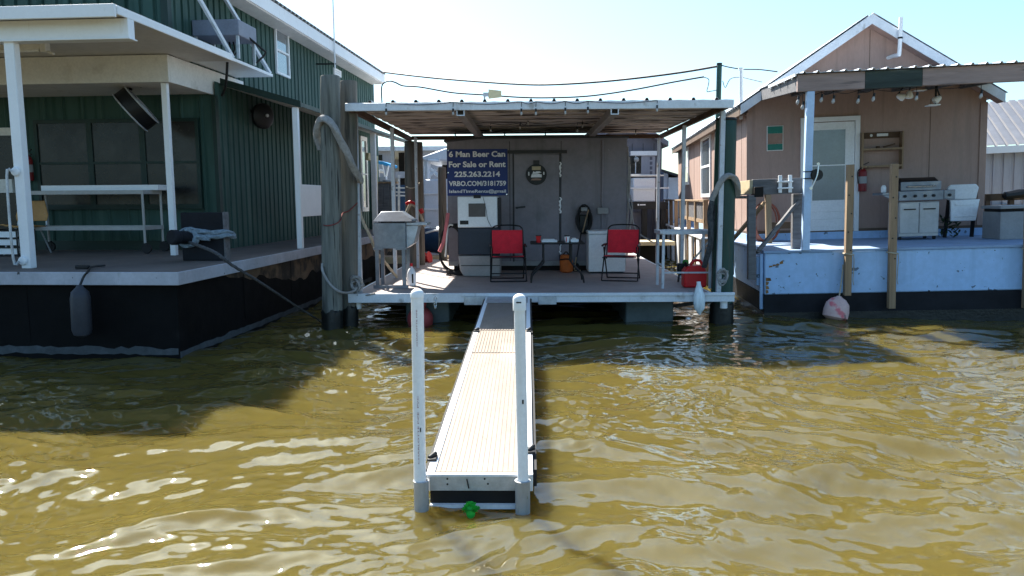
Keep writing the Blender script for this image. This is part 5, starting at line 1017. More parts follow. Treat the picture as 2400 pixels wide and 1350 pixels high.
    ob = MB(); ob.box(r0.x+.28, r0.x+.33, wy-.12, wy-.05, zs[0]+.021, zs[0]+.06).bar((r0.x+.4, wy-.1, zs[0]+.04), (r0.x+.6, wy-.1, zs[0]+.09), .03, .025)
    solo('hand_tools', 'small tools left on the upper board of the wall shelf', 'tools', ob, 'brown', F, (r0.x+.4, wy-.1, zs[0]))
    extinguisher(F, P(2015, 424, y=wy-.12)+Vector((.05, 0, .05)), 'red fire extinguisher on the pink wall between the white door and the grill')
    # gas grill
    gy = 1.75; q0 = P(2105, 561, y=gy); q1 = P(2199, 561, y=gy); zc0 = DZ
    zp0, zp1 = P(2150, 470, y=gy).z, P(2150, 447, y=gy).z; zl = P(2150, 418, y=gy+.1).z
    k = T('gas_grill', 'stainless gas grill with white double doors on the blue deck', 'grill', F, ((q0.x+q1.x)/2, gy+.2, DZ))
    k.part('cabinet', MB().box(q0.x, q1.x, gy, gy+.5, DZ+.06, zp0-.02), 'grillsteel', bevel=.01)
    xm = (q0.x+q1.x)/2; zd0, zd1 = DZ+.12, zp0-.04
    for a_, b_ in ((q0.x+.015, xm-.006), (xm+.006, q1.x-.015)):
        d_ = k.part('door', MB().box(a_, b_, gy-.02, gy-.001, zd0, zd1), 'grillsteel', bevel=.006); k.part('handle', MB().bar((a_+.06, gy-.035, zd1-.11), (b_-.06, gy-.035, zd1-.11), .02, .02), 'black', d_)
    xs0, xs1 = P(2066, 455, y=gy).x, P(2236, 455, y=gy).x
    k.part('control_panel', MB().box(q0.x-.02, q1.x+.05, gy-.05, gy-.0, zp0, zp1), 'stain', bevel=.008); k.part('side_shelf', MB().box(xs0, q0.x-.025, gy-.05, gy+.45, zp1-.06, zp1-.015).prism([(xs0, gy-.04, zp1-.06), (q0.x-.03, gy-.04, zp1-.06), (q0.x-.03, gy-.04, zp0-.04)], (0, .02, 0)), 'stain', bevel=.008); k.part('side_shelf', MB().box(q1.x+.055, xs1, gy-.05, gy+.45, zp0+.01, zp1-.0), 'stain', bevel=.008)
    for pxx in (2118, 2142, 2165, 2185, 2222): x_ = P(pxx, 460, y=gy).x; k.part('knob', MB().lathe([(.026, 0), (.024, .03), (.01, .035)], (x_, gy-.052, (zp0+zp1)/2-.005), 14, (0, -1, 0)), 'black')
    lidp = [(q0.x-.0, gy-.03, zp1+.001), (q0.x, gy-.045, zp1+.10), (q0.x, gy+.02, zl-.06), (q0.x, gy+.2, zl+.015), (q0.x, gy+.42, zl-.02), (q0.x, gy+.48, zp1+.001)]
    k.part('lid', MB().prism(lidp, (q1.x-q0.x, 0, 0)), 'black', bevel=.012); k.part('lid_front', MB().box(q0.x+.0, q1.x, gy-.06, gy-.046, zp1+.005, zp1+.16), 'stain', bevel=.006); k.part('lid_handle', MB().tube([(q0.x+.1, gy-.06, zp1+.07), (q0.x+.1, gy-.1, zp1+.075), (q1.x-.1, gy-.1, zp1+.075), (q1.x-.1, gy-.06, zp1+.07)], .014), 'silver')
    for x_ in (q0.x+.05, q1.x-.05):
        for y_ in (gy+.06, gy+.44): k.part('caster', MB().cyl((x_-.02, y_, DZ+.033), (x_+.02, y_, DZ+.033), .032, n=14), 'rubber')
    solo('sauce_bottle', 'white bottle on the left side shelf of the gas grill', 'bottle', MB().lathe([(.04, 0), (.045, .02), (.045, .09), (.03, .12), (.02, .13)], (xs0+.07, gy+.1, zp1-.014), 14), 'offwhite', F, (xs0+.07, gy+.1, zp1))
    # folded white plastic chairs / bin
    c0 = P(2228, 520, y=1.95); c1 = P(2296, 520, y=1.95); zt = P(2260, 432, y=1.95).z; zm = P(2260, 468, y=1.95).z; zb2 = P(2260, 518, y=1.95).z; hw = (c1.x-c0.x)/2; cx = (c0.x+c1.x)/2
    k = T('plastic_chair', 'white plastic chairs stacked face down beside the gas grill', 'chair', F, (cx, 2.1, DZ))
    k.part('backrest', MB().prism([(cx-hw*1.02, 2.08, zm), (cx+hw*.98, 2.08, zm), (cx+hw*1.05, 2.03, zt-.06), (cx+hw*.85, 2.02, zt), (cx-hw*.9, 2.02, zt), (cx-hw*1.15, 2.03, zt-.05)], (0, .05, 0)), 'white_clean', bevel=.02)
    k.part('seat', MB().prism([(cx-hw*.95, 1.97, zb2), (cx+hw*.8, 1.97, zb2), (cx+hw*1.0, 1.97, zm-.03), (cx+hw*1.05, 1.97, zm), (cx-hw*1.05, 1.97, zm), (cx-hw*1.0, 1.97, zm-.06)], (0, .05, 0)), 'white_clean', bevel=.015)
    k.part('rib', MB().box(cx-hw*.7, cx+hw*.7, 1.955, 1.969, zm-.1, zm-.06).box(cx-hw*.7, cx+hw*.7, 1.955, 1.969, zb2+.07, zb2+.1), 'white_clean', bevel=.006)
    for s_ in (-1, 1): k.part('leg', MB().bar((cx+s_*hw*.9, 2.1, zm), (cx+s_*hw*.95, 2.2, DZ), .05, .05), 'black'); 
    solo('potted_plant', 'dark leafy clutter on the deck between the grill and the white chairs', 'plant', leafy(F, P(2225, 540, y=2.15), .16, .4, 60, 3), 'leaf', F, tuple(P(2225, 555, y=2.15)), smooth=0)
    # gray counter at the far right
    a = P(2343, 562, y=1.2); zt = P(2343, 483, y=1.2).z
    k = T('deck_box', 'gray deck box with a dark lid edge at the right end of the blue barge', 'box', F, (a.x+.4, 1.5, DZ)); k.part('body', MB().box(a.x, a.x+1.0, 1.2, 1.8, DZ, zt-.1), 'graybin', bevel=.01); k.part('recess', MB().box(a.x+.02, a.x+.98, 1.23, 1.78, zt-.099, zt-.05), 'shade'); k.part('lid', MB().box(a.x-.02, a.x+1.02, 1.17, 1.82, zt-.05, zt), 'graybin', bevel=.01)
    # railing behind at right edge
    k = T('deck_railing', 'dark timber railing at the right edge of the blue barge', 'railing', F, (4.5, 4, DZ))
    z1, z0 = P(2350, 456, y=4.2).z, P(2350, 486, y=4.2).z; xa = P(2308, 470, y=4.2).x
    k.part('rail', MB().box(xa, 6.5, 4.2, 4.3, z1-.12, z1+.02).box(xa, 6.5, 4.22, 4.28, z0-.03, z0+.02), 'brown'); 
    for x_ in (xa+.02, xa+.48, xa+1.0): k.part('post', MB().box(x_, x_+.09, 4.2, 4.29, DZ-.9, z1), 'brown')
    solo('rail_clutter', 'dark tarp bundled on the railing at the right edge', 'tarp', MB().lathe([(.02, -.3), (.08, -.25), (.11, 0), (.07, .25), (.02, .4)], P(2385, 455, y=4.2), 10, (1, 0, .1)), 'black', F, tuple(P(2385, 455, y=4.2)))
    # string lights with mixed shades below the beam
    k = T('string_lights', 'white bulbs hung under the brown porch beam of the pink house', 'string lights', F, (2, by, bb)); wr = MB(); last = None
    for pxx, pyy in ((1870, 238), (1881, 250), (1925, 233), (1953, 236), (2011, 236), (2047, 231), (2148, 229), (2299, 224)):
        b = P(pxx, pyy, y=by+.1); bu = k.part('bulb', MB().lathe([(.014, .03), (.025, .0), (.025, -.022), (.015, -.04), (.003, -.046)], b, 12, (.2, 0, 1)), 'bulb'); k.part('socket', MB().cyl(b+Vector((.006, 0, .03)), b+Vector((.014, 0, .08)), .018), 'black', bu)
        wr.tube([b+Vector((0, 0, .07)), (b.x, by+.1, bb+.02)], .005, 5)
        if last: wr.tube([(last, by+.1, bb-.01), ((last+b.x)/2, by+.1, bb-.05), (b.x, by+.1, bb-.01)], .005, 5, 4)
        last = b.x
    k.part('wire', wr, 'wire')
    def spotlamp(pxx, pyy, ax, lab):
        b = P(pxx, pyy, y=.6); k = T('flood_lamp', lab, 'lamp', F, tuple(b), group=None); a = Vector(ax).normalized()
        k.part('shade', MB().lathe([(.02, .09), (.04, .07), (.06, .0), (.055, -.03), (.02, -.04)], b, 16, a), 'white_clean'); k.part('arm', MB().tube([b+a*.08, b+Vector((.02, 0, .18)), (b.x+.02, .6, bb+.12)], .012, 6, 3), 'black')
    spotlamp(2115, 228, (-.8, .2, .4), 'white flood lamp turned left under the middle of the brown porch beam'); spotlamp(2131, 226, (0, 0, 1), 'white flood lamp pointing straight down under the green patched board')
    spotlamp(2193, 235, (.7, 0, .5), 'white flood lamp tilted to the right near the porch fan'); 
    fb = P(2185, 247, y=.6); k = T('porch_fan', 'white ceiling fan blades showing under the right part of the brown beam', 'fan', F, tuple(fb))
    k.part('blade', MB().box(fb.x-.09, fb.x+.09, .5, .68, fb.z-.01, fb.z+.008), 'white_clean', bevel=.008); k.part('blade', MB().box(fb.x-.3, fb.x-.12, .5, .64, fb.z+.23, fb.z+.245), 'white_clean', bevel=.008); k.part('rod', MB().cyl((fb.x+.05, .6, fb.z), (fb.x+.05, .6, bb+.1), .015), 'black')
    # eave bulb strip on the left edge
    mb = MB(); a = P(1806, 208, y=1.6); b = P(1868, 184, y=by)
    k = T('rope_light', 'row of small white lights along the left edge of the porch awning', 'string lights', F, tuple(a)); k.part('strip', MB().bar((bx-.03, 1.7, zr-.08), (bx-.03, by, bt+.0), .02, .04), 'white_clean')
    for i in range(4): f = .12+.26*i; c_ = Vector((bx-.035, 1.7+(by-1.7)*f, zr-.08+(bt-zr+.08)*f-.05)); k.part('bulb', MB().lathe([(.01, .03), (.02, .0), (.01, -.02)], c_, 10), 'bulb')
    # upright fender boards against the hull
    for i, (pt, pb, lab) in enumerate((((1991, 386), (1985, 692), 'upright fender board in front of the white storm door'), ((2094, 384), (2088, 722), 'upright fender board in front of the gas grill'), ((2410, 470), (2405, 722), 'upright fender board at the far right end of the blue hull'))):
        a, b = P(*pt, y=-.1), P(*pb, y=-.1); k = T('fender_board', lab, 'board', F, (b.x, -.1, b.z), group='fender boards on the blue hull')
        k.part('board', MB().prism([(b.x-.055, -.17, b.z), (b.x+.045, -.17, b.z), (a.x+.055, -.17, a.z), (a.x-.045, -.17, a.z)], (0, .1, 0)), 'wood', bevel=.006); bo = MB()
        for j in range(5): f = .35+.14*j; bo.cyl((b.x+(a.x-b.x)*f+.02*(-1)**j, -.176, b.z+(a.z-b.z)*f), (b.x+(a.x-b.x)*f+.02*(-1)**j, -.168, b.z+(a.z-b.z)*f), .012, n=8)
        k.part('bolt', bo, 'black'); z_ = .98; x_ = b.x+(a.x-b.x)*.3
        k.part('lashing', MB().tube([(x_-.065, -.18, z_+.02), (x_+.06, -.185, z_-.0), (x_+.065, -.06, z_), (x_-.06, -.06, z_+.02)], .012, 6, closed=True).tube([(x_+.06, -.18, z_), (x_+.09, -.12, z_-.12), (x_+.085, -.1, z_-.4), (x_+.1, -.1, .5)], .006, 6, 4), 'rope_tan')
    # pink fender
    a = P(1962, 695, y=-.3); b = P(1962, 748, y=-.3); L = .38
    k = T('fender', 'worn pink and white fender hanging on the front of the blue barge', 'fender', F, tuple(b))
    axv = Vector((.22, .1, 1)).normalized(); o_ = Vector((b.x-.03, -.26, b.z-.02)); k.part('body', MB().lathe([(.02, 0), (.13, .01), (.185, .05), (.19, .15), (.17, .26), (.11, .33), (.05, .36), (.03, .38)], o_, 26, axv), 'fend_pink'); k.part('line', MB().tube([o_+axv*.36, P(1972, 660, y=-.12), P(1976, 620, y=-.1)], .01, 6, 3), 'rope_tan')
    # timber frame and winch
    S = F; k = T('timber_frame', 'weathered timber stand with diagonal braces straddling the left corner of the blue barge', 'stand', F, (-.1, .4, DZ))
    A0, A1 = P(1761, 655, y=.05), P(1761, 452, y=.05); B0, B1 = P(1866, 584, y=.33), P(1868, 452, y=.33)
    zt = P(1815, 419, y=.2).z; zb3 = P(1815, 456, y=.2).z
    k.part('leg', MB().bar((A0.x, .05, A0.z), (A1.x, .05, zb3), .12, .12), 'wood_gray', bevel=.008); k.part('leg', MB().bar((B0.x, .33, DZ), (B1.x, .33, zb3), .15, .13), 'wood_gray', bevel=.008)
    C0, C1 = P(1802, 570, y=1.9), P(1795, 455, y=1.9); k.part('leg', MB().bar((C0.x, 1.9, DZ), (C0.x-.02, 1.9, zb3), .10, .10), 'wood', bevel=.008)
    k.part('leg', MB().bar((A0.x, 1.9, .5), (A0.x, 1.9, zb3), .10, .10), 'wood', bevel=.008)
    xl, xr_ = P(1763, 430, y=.15).x, P(1880, 430, y=.15).x
    k.part('top_beam', MB().box(xl, xr_, .1, .22, zb3+.005, zt), 'wood_gray', bevel=.01); k.part('top_beam', MB().box(C0.x-.6, xr_, 1.85, 1.97, zb3+.005, zt-.03), 'wood_gray', bevel=.01)
    k.part('side_board', MB().box(xl-.05, xl-.001, .1, 2.0, zb3+.02, zt-.01), 'wood_yel', bevel=.004, label='yellow plywood side board'); k.part('ledger', MB().box(xl-.08, xl-.0, .12, 2.0, zb3-.05, zb3-.005), 'wood_gray')
    k.part('brace', MB().bar(P(1774, 592, y=.1), P(1872, 470, y=.3), .05, .12, (0, 1, 0)), 'wood_gray', bevel=.004)
    k.part('brace', MB().bar(P(1712, 568, y=1.4), P(1790, 478, y=.35), .05, .10, (0, 1, 0)), 'wood', bevel=.004)
    zk = P(1830, 523, y=1.9).z; k.part('cross_rail', MB().box(C0.x, P(1858, 520, y=1.9).x, 1.86, 1.9-.001, zk-.1, zk+.02), 'brown')
    k.part('chock', MB().box(xl+.0, xl+.14, -.02, .098, zb3-.03, zt-.12), 'shade', bevel=.01)
    x0, x1 = P(1824, 430, y=.08).x, P(1855, 430, y=.08).x; z0, z1 = P(1830, 452, y=.08).z, P(1830, 411, y=.08).z; rr = MB()
    for x_ in (x0, x1-.05): rr.box(x_, x_+.055, .06, .095, z0, z1)
    for z_ in (z0+.06, z0+.16): rr.box(x0-.02, x1+.02, .045, .0595, z_, z_+.025)
    solo('rod_holder', 'white double rod holder screwed on the timber stand beam', 'rod holder', rr, 'white_clean', F, (x0, .08, z0), bevel=.006)
    hc = P(1800, 525, y=2.3); mb = MB(); rnd = random.Random(2)
    for i in range(7): aw_, ah = .2+.06*rnd.random(), .34+.05*rnd.random(); mb.tube([(hc.x+aw_*math.cos(q)+.03*i/7, 2.55-.02*i, hc.z+.02+ah*math.sin(q)) for q in np.linspace(0, 6.283, 24)[:-1]], .014, 6, closed=True)
    solo('hose_coil', 'red brown hose coiled on the pink wall behind the timber stand', 'hose', mb, 'hose_red', F, tuple(hc))
    wc = P(1905, 410, y=by+.05); k = T('boat_winch', 'hand winch with a steel crank bolted to the pale blue porch post', 'winch', F, tuple(wc))
    k.part('housing', MB().box(wc.x-.03, wc.x+.07, by-.03, by+.1, wc.z-.07, wc.z+.07), 'black', bevel=.01); dc = P(1913, 410, y=by-.02); k.part('drum', MB().lathe([(.085, 0), (.09, .02), (.05, .025), (.05, .06), (.085, .065)], dc, 20, (0, -1, 0)), 'black')
    k.part('crank', MB().tube([P(1903, 440, y=by-.1), dc+Vector((-.01, -.09, .0)), P(1918, 383, y=by-.1)], .012, 8, 4).cyl(P(1901, 441, y=by-.16), P(1901, 441, y=by-.08), .025).cyl(P(1918, 384, y=by-.16), P(1918, 384, y=by-.08), .022), 'silver')
    k.part('strap', MB().box(p0.x-.06, wc.x-.031, by-.005, by+.005, wc.z+.045, wc.z+.06).box(p0.x-.06, wc.x-.031, by-.005, by+.005, wc.z-.06, wc.z-.045), 'black')
    # walkway along the left side
    k = T('side_walkway', 'sunlit wooden walkway rail and white panels for the sunlit hull along the left side of the pink house', 'walkway', F, (-.3, 9, 0))
    xw = -.25; a = P(1655, 468, x=xw); b = P(1545, 488, x=xw); c = P(1523, 492, x=xw)
    zr_ = a.z; y0_, y1_ = 4.6, 15.5
    k.part('hand_rail', MB().box(xw-.06, xw+.06, y0_, y1_, zr_-.04, zr_), 'wood', bevel=.004); k.part('lower_rail', MB().box(xw-.02, xw+.02, y0_, 9.2, zr_-.52, zr_-.44), 'wood')
    for i, y_ in enumerate(np.linspace(y0_+.1, y1_-.1, 8)): k.part('post', MB().box(xw-.05, xw+.05, y_-.05, y_+.05, -.3, zr_-.041), 'wood')
    pk = MB()
    for y_ in np.arange(5.0, 9.2, .16): pk.box(xw-.008, xw+.012, y_, y_+.12, zr_-.5, zr_-.05)
    k.part('picket_panel', pk, 'wood_gray')
    for i, y_ in enumerate(np.linspace(4.9, 15, 8)): k.part('hull_panel', MB().box(xw-.10, xw-.055, y_+.1, y_+.62, -.2, 1.02), 'white', bevel=.006)  # white panels stand in for the barge's sunlit hull side
    k.part('ledge', MB().box(xw-.13, -.01, 4.5, 15.8, 1.021, 1.06), 'white')
def leafy(F, c, r, h, n, seed):
    rnd = random.Random(seed); mb = MB()
    for i in range(n):
        q = rnd.random()*6.283; rr = r*rnd.random()**.5; p = Vector((c[0]+rr*math.cos(q), c[1]+rr*math.sin(q)*.6, c[2]+h*(rnd.random()-.35))); d = Vector((rnd.uniform(-1, 1), rnd.uniform(-1, 1), rnd.uniform(-.2, 1))).normalized(); e = d.cross(Vector((.3, .5, .8))).normalized()
        L = .08+.08*rnd.random(); mb.add([p, p+d*L*.5+e*.022, p+d*L, p+d*L*.5-e*.022], [(0, 1, 2, 3)])
    return mb
build_right()

# ================================================================ BACKGROUND: poles, wires, houses and boats behind
def build_back():
    F = FC; P = lambda *a, **k: FC.at(*a, **k)
    def pole(pxx, ptop, y, r, m, lab):
        a = P(pxx, ptop, y=y); k = T('utility_pole', lab, 'pole', F, (a.x, y, 0), group=None)
        k.part('shaft', MB().lathe([(r*1.05, -.5), (r, a.z-.03), (r*.9, a.z), (.001, a.z+.003)], (a.x, y, 0), 16), m); k.part('cap', MB().cyl((a.x, y, a.z), (a.x, y, a.z+.04), r*1.06), 'black'); return a
    pl = pole(868, 162, 24.5, .095, 'pile_brown', 'short topped utility pole behind the green house eave'); pr = pole(1686, 152, 18, .06, 'pile_green', 'dark green utility pole above the right canopy corner')
    def wire(name, lab, pts, r, ys):
        n = len(pts); solo(name, lab, 'wire', MB().tube([P(x, y, y=ys[0]+(ys[1]-ys[0])*(x-pts[0][0])/(pts[-1][0]-pts[0][0])) for x, y in pts], r, 6, 6), 'wire', F, tuple(P(*pts[n//2], y=(ys[0]+ys[1])/2)))
    wire('power_line', 'twisted upper power line sagging between the two utility poles', [(870, 165), (930, 173), (1020, 183), (1130, 192), (1230, 198), (1300, 198), (1400, 192), (1500, 182), (1600, 169), (1683, 155)], .027, (24.4, 18))
    wire('service_wire', 'thin lower wire sagging across the sky above the canopy', [(896, 250), (894, 212), (898, 196), (912, 190), (926, 193), (945, 201), (985, 204), (1060, 217), (1130, 222), (1220, 228), (1290, 229), (1380, 225), (1480, 211), (1580, 192), (1650, 180)], .019, (20, 18))
    wire('service_wire', 'short wire loop hanging left of the dark green utility pole', [(1650, 181), (1661, 186), (1660, 200), (1657, 214), (1665, 214), (1680, 211)], .009, (18, 18))
    wire('power_line', 'wire from the dark green utility pole to the pink house roof', [(1690, 153), (1712, 158), (1740, 162), (1780, 163), (1822, 168)], .013, (18, 17))
    wire('service_wire', 'thin wire between the white service mast and the dark green pole', [(1694, 190), (1700, 205), (1712, 185), (1735, 181), (1760, 186), (1785, 192)], .009, (17.8, 15.5))
    # sheds and boats in the left gap
    k = T('boat_shed', 'blue gray boat shed with a dark open bay far behind the cooker', 'shed', F, (-7, 30, 0)); y = 30
    a, b = P(800, 349, y=y), P(1100, 349, y=y); o0, o1 = P(924, 357, y=y).x, P(990, 357, y=y).x; zt = a.z; zf = .6
    k.part('wall', MB().box(a.x, o0, y, y+.1, zf, zt-.1).box(o1, b.x, y, y+.1, zf, zt-.1).box(o0, o1, y, y+.1, P(940, 402, y=y).z-.25, P(940, 402, y=y).z).box(a.x, b.x, y+6, y+6.1, zf, zt), 'graymetal'); k.part('roof', MB().box(a.x-.2, b.x+.2, y-.3, y+6.2, zt-.1, zt+.06), 'tarpblue' if False else 'alu'); k.part('interior', MB().box(o0, o1, y+1, y+1.1, zf, zt-.1), 'shade'); k.part('window', MB().box(P(883, 362, y=y).x, P(896, 362, y=y).x, y-.03, y-.001, P(883, 376, y=y).z, P(883, 363, y=y).z), 'glass_dark')
    k = T('dock_bulkhead', 'brown timber bulkhead behind the cooker hood', 'bulkhead', F, (-5, 24, 0)); a, b = P(884, 430, y=22), P(926, 430, y=22)
    pk = MB(); x_ = a.x
    while x_ < b.x: pk.box(x_, min(x_+.17, b.x), 22, 22.08, -.5, a.z); x_ += .18
    k.part('plank_wall', pk, 'wood_gray'); k.part('cap_board', MB().box(a.x-.05, b.x+.05, 21.95, 22.3, a.z+.001, a.z+.05), 'wood')
    mb = MB()
    a = P(890, 424, y=22.1); b = P(915, 424, y=22.1); mb.box(a.x, a.x+.2, 22.0, 22.25, P(890, 428, y=22).z+.02, P(890, 414, y=22).z).box(b.x-.22, b.x+.1, 22.0, 22.25, P(890, 428, y=22).z+.02, P(890, 421, y=22).z)
    solo('dock_gear', 'white coolers and gear on top of the brown bulkhead', 'gear', mb, 'boatwhite', F, tuple(a), bevel=.02)
    k = T('blue_sunshade', 'bright blue boat sunshade on a white tube frame', 'sunshade', F, tuple(P(900, 420, y=25))); y = 25
    s = MB().prism([P(884, 376, y=y), P(896, 378, y=y), P(913, 384, y=y), P(911, 391, y=y), P(896, 386, y=y), P(884, 384, y=y)], (0, 1.6, 0)); k.part('canopy', s, 'tarpblue', bevel=.02)
    k.part('frame', MB().tube([P(886, 384, y=y), P(888, 425, y=y)], .03).tube([P(911, 388, y=y), P(903, 425, y=y)], .03).tube([P(896, 386, y=y), P(905, 425, y=y)], .025).tube([P(890, 400, y=y), P(898, 402, y=y)], .06), 'white_clean')
    # yellow-cream corner post on the rear of the green house porch and rear porch clutter
    k = T('rear_porch', 'cream timber porch frame at the rear corner of the green house', 'porch', F, tuple(P(881, 500, y=21)))
    k.part('post', MB().bar(P(880, 505, y=21), P(880, 372, y=21), .11, .11), 'yellow'); k.part('header', MB().bar(P(860, 366, y=20.6), P(882, 374, y=21), .1, .18), 'yellow'); k.part('back_post', MB().bar(P(872, 560, y=22), P(872, 372, y=22), .12, .12), 'pile_green')
    # white boat
    k = T('work_boat', 'white boat with a hard top behind the gray cabin', 'boat', F, (-2.5, 21, 0)); y = 21
    hl = P(993, 425, y=y).x; hr = hl+3.2; zt0, zt1 = P(993, 421, y=y).z, P(1047, 412, y=y).z
    k.part('hull', MB().prism([(hl, y, -.2), (hr, y, -.2), (hr+.2, y, zt1-.02), (hl-.02, y, zt0)], (0, 5, 0)), 'boatwhite', bevel=.04); zr = P(1010, 490, y=y).z; k.part('rub_rail', MB().box(hl-.05, hr, y-.04, y-.002, zr-.03, zr+.03).box(hl-.05, hr, y-.04, y-.002, P(1010, 454, y=y).z-.02, P(1010, 454, y=y).z+.015), 'white_clean')
    h0 = P(990, 376, y=y); k.part('hard_top', MB().prism([(h0.x-.0, y+.3, h0.z-.02), (hr+.2, y+.3, h0.z+.10), (hr+.2, y+.3, h0.z+.36), (h0.x+.6, y+.3, h0.z+.34), (h0.x-.1, y+.3, h0.z+.10)], (0, 3, 0)), 'fend_pink' if False else 'boatwhite', bevel=.05)
    k.part('frame', MB().tube([P(1002, 372, y=y+.4), P(1003, 418, y=y+.4)], .08).tube([P(995, 375, y=y+.4), P(994, 420, y=y+.4)], .04).tube([P(1008, 396, y=y+.4), P(1028, 412, y=y+.4)], .05).tube([P(1008, 410, y=y+.4), P(1022, 398, y=y+.4)], .05).tube([P(1003, 376, y=y+.3), P(1028, 377, y=y+.3), P(1030, 371, y=y+.3)], .04), 'white_clean'); k.part('cabin_shade', MB().box(h0.x+.25, hr, y+2.6, y+2.7, zt0, h0.z+.1), 'shade')  # cabin_shade: near-black sheet standing in for the shade under the hard top
    k = T('small_boat', 'dark blue small boat hull low on the water left of the cabin', 'boat', F, tuple(P(1015, 555, y=18.6))); a, b = P(1000, 562, y=18.6), P(1046, 562, y=18.6); za = P(1015, 533, y=18.6).z
    k.part('hull', MB().lathe([(.05, -1.2), (.28, -.8), (.36, 0), (.34, 1.0)], ((a.x+b.x)/2+.1, 19, za-.32), 18, (.9, -.3, 0)), 'carblue'); k.part('gunwale', MB().tube([P(998, 546, y=18.5), P(1020, 540, y=18.4), P(1044, 541, y=18.5)], .025, 6, 4), 'white_clean')
    # dock behind
    k = T('back_dock', 'low weathered dock crossing behind the cabin', 'dock', F, (-3, 18, 0)); mb = MB(); x_ = -3.55
    while x_ < -1.4: mb.box(x_, x_+.14, 17.9, 18.4, .52, .56); x_ += .15
    k.part('plank_deck', mb, 'wood'); k.part('fascia', MB().box(-3.6, -1.35, 17.86, 17.899, .40, .56), 'wood_yel')
    for x_ in (-3.5, -2.6, -1.6): k.part('pile', MB().cyl((x_, 18.2, -.6), (x_, 18.2, .52), .08), 'wet')
    k = T('dock_gear_box', 'gray and red reel with hose on the dock behind the cooker', 'reel', F, tuple(P(1000, 570, y=17.4))); c = P(1002, 605, y=17.0); k.part('reel', MB().lathe([(.14, -.06), (.15, -.05), (.07, -.045), (.07, .045), (.15, .05), (.14, .06)], c, 16, (1, -.3, .2)), 'redplastic'); k.part('hose', MB().tube([c, P(985, 600, y=17.2), P(975, 596, y=17.4)], .02, 6, 4), 'hose_red'); k.part('base', MB().box(c.x-.15, c.x+.15, 16.9, 17.2, c.z-.34, c.z-.15), 'wood_gray')
    k = T('lawn_railing', 'gray rear stair railing behind the canopy posts', 'railing', F, tuple(P(940, 470, y=25))); mb = MB()
    for p in ((935, 440), (935, 450), (935, 458)): a, b = P(926, p[1], y=26), P(958, p[1]+1, y=26); mb.bar(a, b, .05, .05)
    k.part('rail', mb, 'alu_dull'); k.part('post', MB().bar(P(935, 500, y=26), P(935, 410, y=26), .07, .07), 'alu_dull'); k.part('panel', MB().bar(P(924, 475, y=26.2), P(958, 475, y=26.2), .05, 1.2), 'carblue')
    # right gap: gray house with window, white panels, black sign band
    y = 25; k = T('gray_house', 'gray board house with a dark gable roof behind the right canopy posts', 'house', F, (5, y, 0))
    W0, W1 = P(1430, 380, y=y).x, P(1551, 380, y=y).x; ze = P(1551, 336, y=y).z; ax_, az = P(1478, 300, y=y).x, P(1478, 297, y=y).z
    wl = MB().prism([(W0-3, y, 0), (W1, y, 0), (W1, y, ze), (ax_, y, az), (W0-3, y, az-1.2)], (0, 8, 0)); w_ = k.part('wall', wl, 'graysiding'); gr = MB()
    for x_ in np.arange(W0, W1-.1, .35): gr.box(x_, x_+.02, y-.004, y-.0005, 0, ze)
    k.part('siding_groove', gr, 'camptrim', w_); e = P(1567, 343, y=y-.4); k.part('roof', MB().prism([(ax_, y-.4, az+.02), (e.x, y-.4, e.z), (e.x, y-.4, e.z+.16), (ax_, y-.4, az+.26), (W0-3.5, y-.4, az-1.2), (W0-3.5, y-.4, az-1.4)], (0, 8.8, 0)), 'graysiding')
    a, b = P(1481, 356, y=y-.2), P(1535, 413, y=y-.2); k.part('bay_panel', MB().box(a.x, b.x, y-.2, y-.001, b.z, a.z-.12), 'graymetal'); k.part('bay_header', MB().box(a.x-.05, b.x+.05, y-.28, y-.0, a.z-.119, a.z+.02), 'white_clean')
    wn = k.part('window', MB().box(P(1478, 367, y=y-.22).x, P(1503, 367, y=y-.22).x, y-.22, y-.201, P(1478, 407, y=y).z, P(1478, 367, y=y).z), 'glass_dark'); k.part('mullion', MB().box(P(1489, 367, y=y-.23).x, P(1491, 367, y=y-.23).x, y-.24, y-.2205, P(1478, 407, y=y).z, P(1478, 366, y=y).z), 'white_clean', wn)
    for i in range(4): c = P(1526, 371+11.3*i, y=y-.21); k.part('glass_block', MB().box(c.x-.04, c.x+.04, y-.215, y-.2015, c.z-.05, c.z+.05), 'graysiding')
    k.part('light', MB().lathe([(.08, 0), (.09, .05), (.02, .1)], P(1493, 374, y=y-.4), 12, (-.7, -.7, 0)), 'bulb')
    y = 23.4; k = T('white_tank_panel', 'white panelled tank on a dark trailer below the gray house window', 'tank', F, tuple(P(1510, 475, y=y))); a, b = P(1484, 417, y=y), P(1536, 473, y=y)
    k.part('panel', MB().box(a.x, b.x, y, y+1, b.z, a.z), 'boatwhite', bevel=.03); zr = P(1500, 441, y=y).z; k.part('rail', MB().box(a.x-.08, b.x+.4, y-.05, y-.01, zr-.02, zr+.02), 'alu'); k.part('pipe_rail', MB().tube([P(1475, 412, y=y), P(1556, 411, y=y)], .03), 'cream')
    c0, c1 = P(1484, 473, y=y-.1), P(1566, 490, y=y-.1); k.part('trailer_band', MB().box(c0.x, c1.x, y-.1, y+.9, c1.z, c0.z-.01), 'black'); d = P(1496, 480, y=y-.11); k.part('band_mark', MB().lathe([(.028, 0), (.028, .004), (.001, .005)], d, 12, (0, -1, 0)).box(d.x+.05, d.x+.22, y-.106, y-.101, d.z-.018, d.z+.018), 'letter')
    for x_ in (c0.x+.3, c1.x-.2): k.part('support', MB().box(x_, x_+.15, y, y+.2, -.3, c1.z), 'black')
    k.part('under_panel', MB().box(c0.x, c0.x+.35, y+.3, y+.4, 0, c1.z-.1).box(c0.x+.65, c1.x-.4, y+.3, y+.4, .3, c1.z-.1), 'graysiding')
